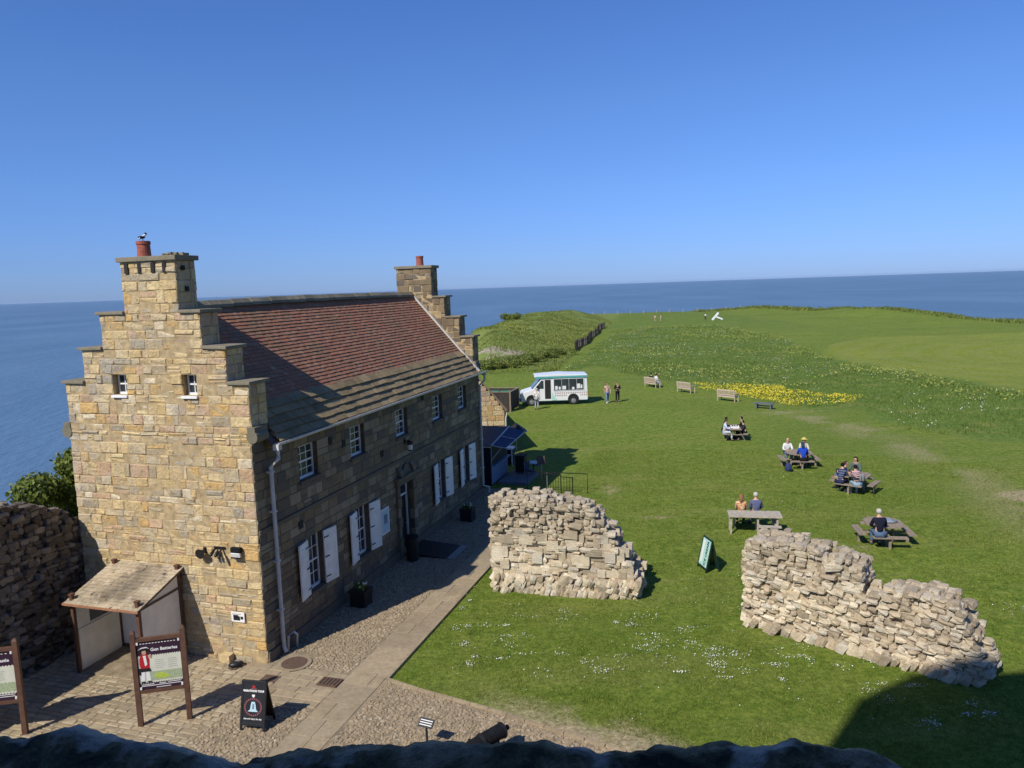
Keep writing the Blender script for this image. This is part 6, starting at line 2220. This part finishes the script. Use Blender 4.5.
# flower patches
x, y = scatter_in(YELLOW, 30000, 5.0)
k = fbm(x, y, .35, 91) * .6 + fbm(x, y, 1.3, 92) * .4 + .35 * nrng.random(len(x)) > .66
x, y = x[k], y[k]
v_, f_ = discs(on_ground(x, y, .0) + np.stack([0 * x, 0 * x, nrng.uniform(.15, .35, len(x))], -1), .034, .8, 5)
tag(np_mesh('buttercups', v_, f_, M['buttercup']), 'dense yellow flower patch behind the pale benches', None, None, 'stuff')
x, y = scatter_in(MEADOW, 60000, 5)
k = (fbm(x, y, .1, 47) + .4 * fbm(x, y, .6, 48) > .755) & (y > 58)
x, y = x[k], y[k]
bx = nrng.uniform(-2, 20, 16000); by = nrng.uniform(98, 180, 16000)
k = ((fence_x(by) - bx) > .5) & (fbm(bx, by, .15, 52) > .55) & (pdist(bx, by, LP) < 0)
x, y = np.concatenate([x, bx[k]]), np.concatenate([y, by[k]])
v_, f_ = discs(on_ground(x, y) + np.stack([0 * x, 0 * x, nrng.uniform(.2, .45, len(x))], -1), .06, .7, 6)
tag(np_mesh('yellow_green_umbels', v_, f_, M['alex']), 'yellow-green flower heads scattered through the rough meadow', None, None, 'stuff')
x, y = scatter_in(MEADOW, 15000, 5)
k = (fbm(x, y, .16, 57) > .53)
x, y = x[k], y[k]
v_, f_ = discs(on_ground(x, y) + np.stack([0 * x, 0 * x, nrng.uniform(.18, .4, len(x))], -1), .038, .7, 6)
tag(np_mesh('white_umbels', v_, f_, M['umbel']), 'white flower heads scattered through the rough meadow', None, None, 'stuff')


def leaf_cloud(centres, radii, n, size, squash=.8):
    cs = np.array(centres); rs = np.array(radii)
    pr_ = rs ** 2.2 / np.sum(rs ** 2.2)
    w_ = nrng.choice(len(cs), n, p=pr_)
    v = nrng.normal(size=(n, 3)); v /= np.linalg.norm(v, axis=1)[:, None]
    rad_ = rs[w_] * nrng.uniform(.35, 1.0, n) ** .45 * nrng.uniform(.8, 1.15, n)
    P = cs[w_] + v * rad_[:, None] * np.array([1, 1, squash])
    nrm = v + nrng.normal(0, .6, (n, 3)); nrm /= np.linalg.norm(nrm, axis=1)[:, None]
    e1 = np.cross(nrm, nrng.normal(size=(n, 3))); e1 /= np.linalg.norm(e1, axis=1)[:, None]
    e2 = np.cross(nrm, e1)
    s = size * nrng.uniform(.6, 1.35, n)
    q = np.stack([P - e1 * s[:, None], P - e2 * s[:, None] * .5, P + e1 * s[:, None], P + e2 * s[:, None] * .5], 1)
    return q.reshape(-1, 3), np.arange(n * 4).reshape(n, 4)


def tree(loc, hgt, spread, label, name='tree', cat='tree', leaf=.09, n=14000, seed=3, mat='leaf', group=None):
    rg = random.Random(seed)
    r = thing(name, label, cat, loc, 0, group)
    tr = MB()
    th = hgt * .45
    tr.tube([(0, 0, -.3), (.05, .02, th * .5), (.0, .06, th)], [.05 * hgt * .5, .04 * hgt * .5, .03 * hgt * .5], 10)
    cs, rs = [], []
    for k in range(11):
        a = rg.uniform(0, 6.28)
        rr = spread * rg.uniform(.25, .85)
        c = Vector((math.cos(a) * rr, math.sin(a) * rr, hgt * rg.uniform(.42, .88)))
        tr.tube([(0, .05, th * rg.uniform(.6, 1)), c * .55 + Vector((0, 0, th * .25)), c], [.016 * hgt, .011 * hgt, .005 * hgt], 6)
        cs.append(tuple(c)); rs.append(spread * rg.uniform(.28, .5))
    cs.append((0, 0, hgt * .9)); rs.append(spread * .4)
    tr.build('trunk', M['bark'], r)
    v_, f_ = leaf_cloud(cs, rs, n, leaf)
    np_mesh('crown', v_, f_, M[mat], r)
    return r


tp = W(2.6, 8.75)
tree((tp.x, tp.y, -1.2), 6.5, 1.75, 'leafy green tree between the dark wall and the sea', n=16000, leaf=.085)
# hedge and bushes along the bank
hb = [((-3.2, 92.5), 1.6), ((-1.2, 94.5), 1.5), ((.8, 97.5), 1.7), ((3.0, 101), 1.5), ((5.0, 104.5), 1.6), ((7.0, 108.5), 1.5)]
for i, ((x, y), s) in enumerate(hb):
    lab = ['grey-green bush at the house end of the bank hedge', 'second bush from the house in the bank hedge', 'third bush from the house in the bank hedge', 'fourth bush from the house in the bank hedge', 'fifth bush from the house in the bank hedge', 'last bush of the bank hedge, next to the grey fence'][i]
    r = thing('bush', lab, 'bush', (x, y, float(height(x, y))), 0, 'bushes along the foot of the bank')
    cs = [(rng.uniform(-1.6, 1.6), rng.uniform(-.9, .9), rng.uniform(.3, .8)) for k in range(8)]
    v_, f_ = leaf_cloud(cs, [s * rng.uniform(.3, .55) for k in range(8)], 2600, .11)
    np_mesh('foliage', v_, f_, M['scrub'], r)
    m = MB()
    for k in range(5):
        m.tube([(0, 0, -.1), tuple(Vector(cs[k]) * .9)], [.04, .015], 5)
    m.build('stem', M['bark'], r)
r = thing('bush', 'dark round bush on the skyline of the bank', 'bush', (.3, 176, float(height(.3, 176)) - .1), 0)
cs = [(rng.uniform(-1.8, 1.8), rng.uniform(-1, 1), rng.uniform(.4, 1.0)) for k in range(8)]
v_, f_ = leaf_cloud(cs, [.9 + rng.uniform(-.2, .3) for k in range(8)], 2600, .16)
np_mesh('foliage', v_, f_, M['leaf'], r)
m = MB()
for k in range(5):
    m.tube([(0, 0, -.1), tuple(Vector(cs[k]) * .9)], [.05, .02], 5)
m.build('stem', M['bark'], r)

# grey paling fence up the bank
r = thing('paling_fence', 'grey weathered paling fence climbing the bank', 'fence')
ys = np.arange(112, 173, 2.0)
for i, yy in enumerate(ys):
    x0 = fence_x(yy) + .25 * math.sin(yy * .3)
    z0 = float(height(x0, yy))
    m = MB(); m.bb(x0 - .07, x0 + .07, yy - .07, yy + .07, z0 - .1, z0 + 1.35); m.build('post', M['fence_dark'], r)
    if i < len(ys) - 1:
        y1 = ys[i + 1]
        x1 = fence_x(y1) + .25 * math.sin(y1 * .3)
        z1 = float(height(x1, y1))
        m = MB()
        for k in range(11):
            t = (k + .5) / 11
            q = Vector((x0 + (x1 - x0) * t, yy + (y1 - yy) * t, z0 + (z1 - z0) * t))
            m.box(q + Vector((0, 0, .6 + rng.uniform(-.06, .06))), (.12, .03, 1.15), Matrix.Rotation(math.atan2(y1 - yy, x1 - x0) + R(rng.uniform(-4, 4)), 3, 'Z'))
        m.bar((x0, yy, z0 + .9), (x1, y1, z1 + .9), .05, .08)
        m.build('paling', M['grey_wood'] if i % 3 else M['fence_dark'], r)
# wire fence posts along the far cliff edge
r = thing('post_fence', 'line of small posts and wire along the far cliff edge', 'fence')
prev = None
wires = MB()
for i, (x, y) in enumerate([(14 + k * 4.2, 240 + min(k, 4) * 2.6 - max(0, k - 9) * 1.4) for k in range(17)]):
    z0 = float(height(x, y))
    m = MB(); m.bb(x - .06, x + .06, y - .06, y + .06, z0 - .1, z0 + 1.15); m.build('post', M['silver_wood'], r)
    if prev:
        for h in (.5, 1.0):
            wires.bar((prev[0], prev[1], prev[2] + h), (x, y, z0 + h), .02, .02)
    prev = (x, y, z0)
wires.build('wire', M['grey_metal'], r)


# ------------------------------------------------------------------ sea
def sea_mat():
    m, nt, b = new_mat('sea_water')
    tc = nt.nodes.new('ShaderNodeTexCoord'); mp = nt.nodes.new('ShaderNodeMapping')
    nt.links.new(tc.outputs['Object'], mp.inputs['Vector'])
    mp.inputs['Rotation'].default_value = (0, 0, R(25)); mp.inputs['Scale'].default_value = (1, .35, 1)
    n1 = nz(nt, .03, 6, .65, vec=mp.outputs[0]); n2 = nz(nt, .004, 5, .6, vec=mp.outputs[0]); n3 = nz(nt, .12, 4, .6, vec=mp.outputs[0])
    c = ramp_out(nt, n2.outputs['Fac'], [(.35, (.082, .155, .245)), (.5, (.092, .17, .265)), (.62, (.108, .19, .29))])
    c = mixc(nt, scaled(nt, mthr(nt, n1.outputs['Fac'], .55, .75), .5), c, (.14, .225, .32))
    nt.links.new(c, b.inputs['Base Color'])
    b.inputs['Roughness'].default_value = .45
    b.inputs['IOR'].default_value = 1.33
    b.inputs['Specular IOR Level'].default_value = .28
    ad = nt.nodes.new('ShaderNodeMath'); ad.operation = 'ADD'
    nt.links.new(n1.outputs['Fac'], ad.inputs[0]); nt.links.new(n3.outputs['Fac'], ad.inputs[1])
    bump(nt, b, ad.outputs[0], .55, 3.0)
    return m


n = 96
Rr = [60, 400, 2000, 8000, 20000, 45000]
vs = [(0, 0, -62)] + [(q * math.sin(2 * math.pi * k / n), q * math.cos(2 * math.pi * k / n), -62) for q in Rr for k in range(n)]
m = MB()
m.add(vs, [(0, 1 + (k + 1) % n, 1 + k) for k in range(n)] + [(1 + j * n + k, 1 + j * n + (k + 1) % n, 1 + (j + 1) * n + (k + 1) % n, 1 + (j + 1) * n + k) for j in range(len(Rr) - 1) for k in range(n)])
tag(m.build('sea', sea_mat(), recalc=False), kind='structure')

# ------------------------------------------------------------------ sea air
hm = bpy.data.materials.new('sea_air')
hm.use_nodes = True
ht = hm.node_tree
ht.nodes.remove(ht.nodes['Principled BSDF'])
pv = ht.nodes.new('ShaderNodeVolumePrincipled')
pv.inputs['Color'].default_value = (.55, .76, 1, 1)
pv.inputs['Density'].default_value = 1.0e-5
ht.links.new(pv.outputs[0], ht.nodes['Material Output'].inputs['Volume'])
m = MB(); m.bb(-46000, 46000, -46000, 46000, -67.5, 27)
tag(m.build('haze', hm), kind='stuff')

# ------------------------------------------------------------------ light
ELEV, AZ = R(44.2), R(39.7)      # light travels towards +X+Y
tow = Vector((math.sin(AZ) * math.cos(ELEV), math.cos(AZ) * math.cos(ELEV), -math.sin(ELEV)))
sun = bpy.data.lights.new('sun', 'SUN')
sun.energy = 5.0
sun.angle = R(.53)
sun.color = (1.0, .945, .86)
so = bpy.data.objects.new('sun', sun)
so.rotation_euler = tow.to_track_quat('-Z', 'Y').to_euler()
col.objects.link(so)
w = bpy.data.worlds.new('World')
scene.world = w
w.use_nodes = True
nt = w.node_tree
sky = nt.nodes.new('ShaderNodeTexSky')
sky.sky_type = 'NISHITA'
sky.sun_disc = False
sky.sun_elevation = ELEV
sd_ = -tow
sky.sun_rotation = math.atan2(sd_.x, sd_.y)
sky.altitude = 60
sky.air_density = 1.0
sky.dust_density = .1
sky.ozone_density = 2.0
bg = nt.nodes['Background']
tcw = nt.nodes.new('ShaderNodeTexCoord')
sep = nt.nodes.new('ShaderNodeSeparateXYZ')
nt.links.new(tcw.outputs['Generated'], sep.inputs[0])
air = ramp_out(nt, sep.outputs['Z'], [(0.0, (.37, .62, 1.50)), (.05, (.44, .69, 1.46)), (.12, (.53, .80, 1.46)), (.22, (.60, .90, 1.5)), (.42, (.60, .95, 1.66)), (1.0, (.5, .8, 1.4))])
nt.links.new(mixc(nt, 1.0, sky.outputs[0], air, 'MULTIPLY'), bg.inputs['Color'])
bg.inputs['Strength'].default_value = .085

# ------------------------------------------------------------------ camera
cam = bpy.data.cameras.new('camera')
cam.sensor_fit = 'HORIZONTAL'
cam.sensor_width = 36.0
cam.lens = FOC / 1024 * 36.0
cam.clip_start = .05
cam.clip_end = 90000
co = bpy.data.objects.new('camera', cam)
col.objects.link(co)
fw = Vector((0, math.cos(PITCH), -math.sin(PITCH)))
up0 = Vector((0, math.sin(PITCH), math.cos(PITCH)))
r0 = Vector((1, 0, 0))
ir = r0 * math.cos(ROLL) - up0 * math.sin(ROLL)
iu = r0 * math.sin(ROLL) + up0 * math.cos(ROLL)
co.matrix_world = Matrix((ir, iu, -fw)).transposed().to_4x4()
co.location = EYE
scene.camera = co

scene.render.engine = 'CYCLES'
vw = scene.view_settings
vw.view_transform = 'Standard'
vw.look = 'None'
vw.exposure = 0.0
vw.gamma = 1.0
vw.use_curve_mapping = False
scene.cycles.use_denoising = True
scene.cycles.max_bounces = 6
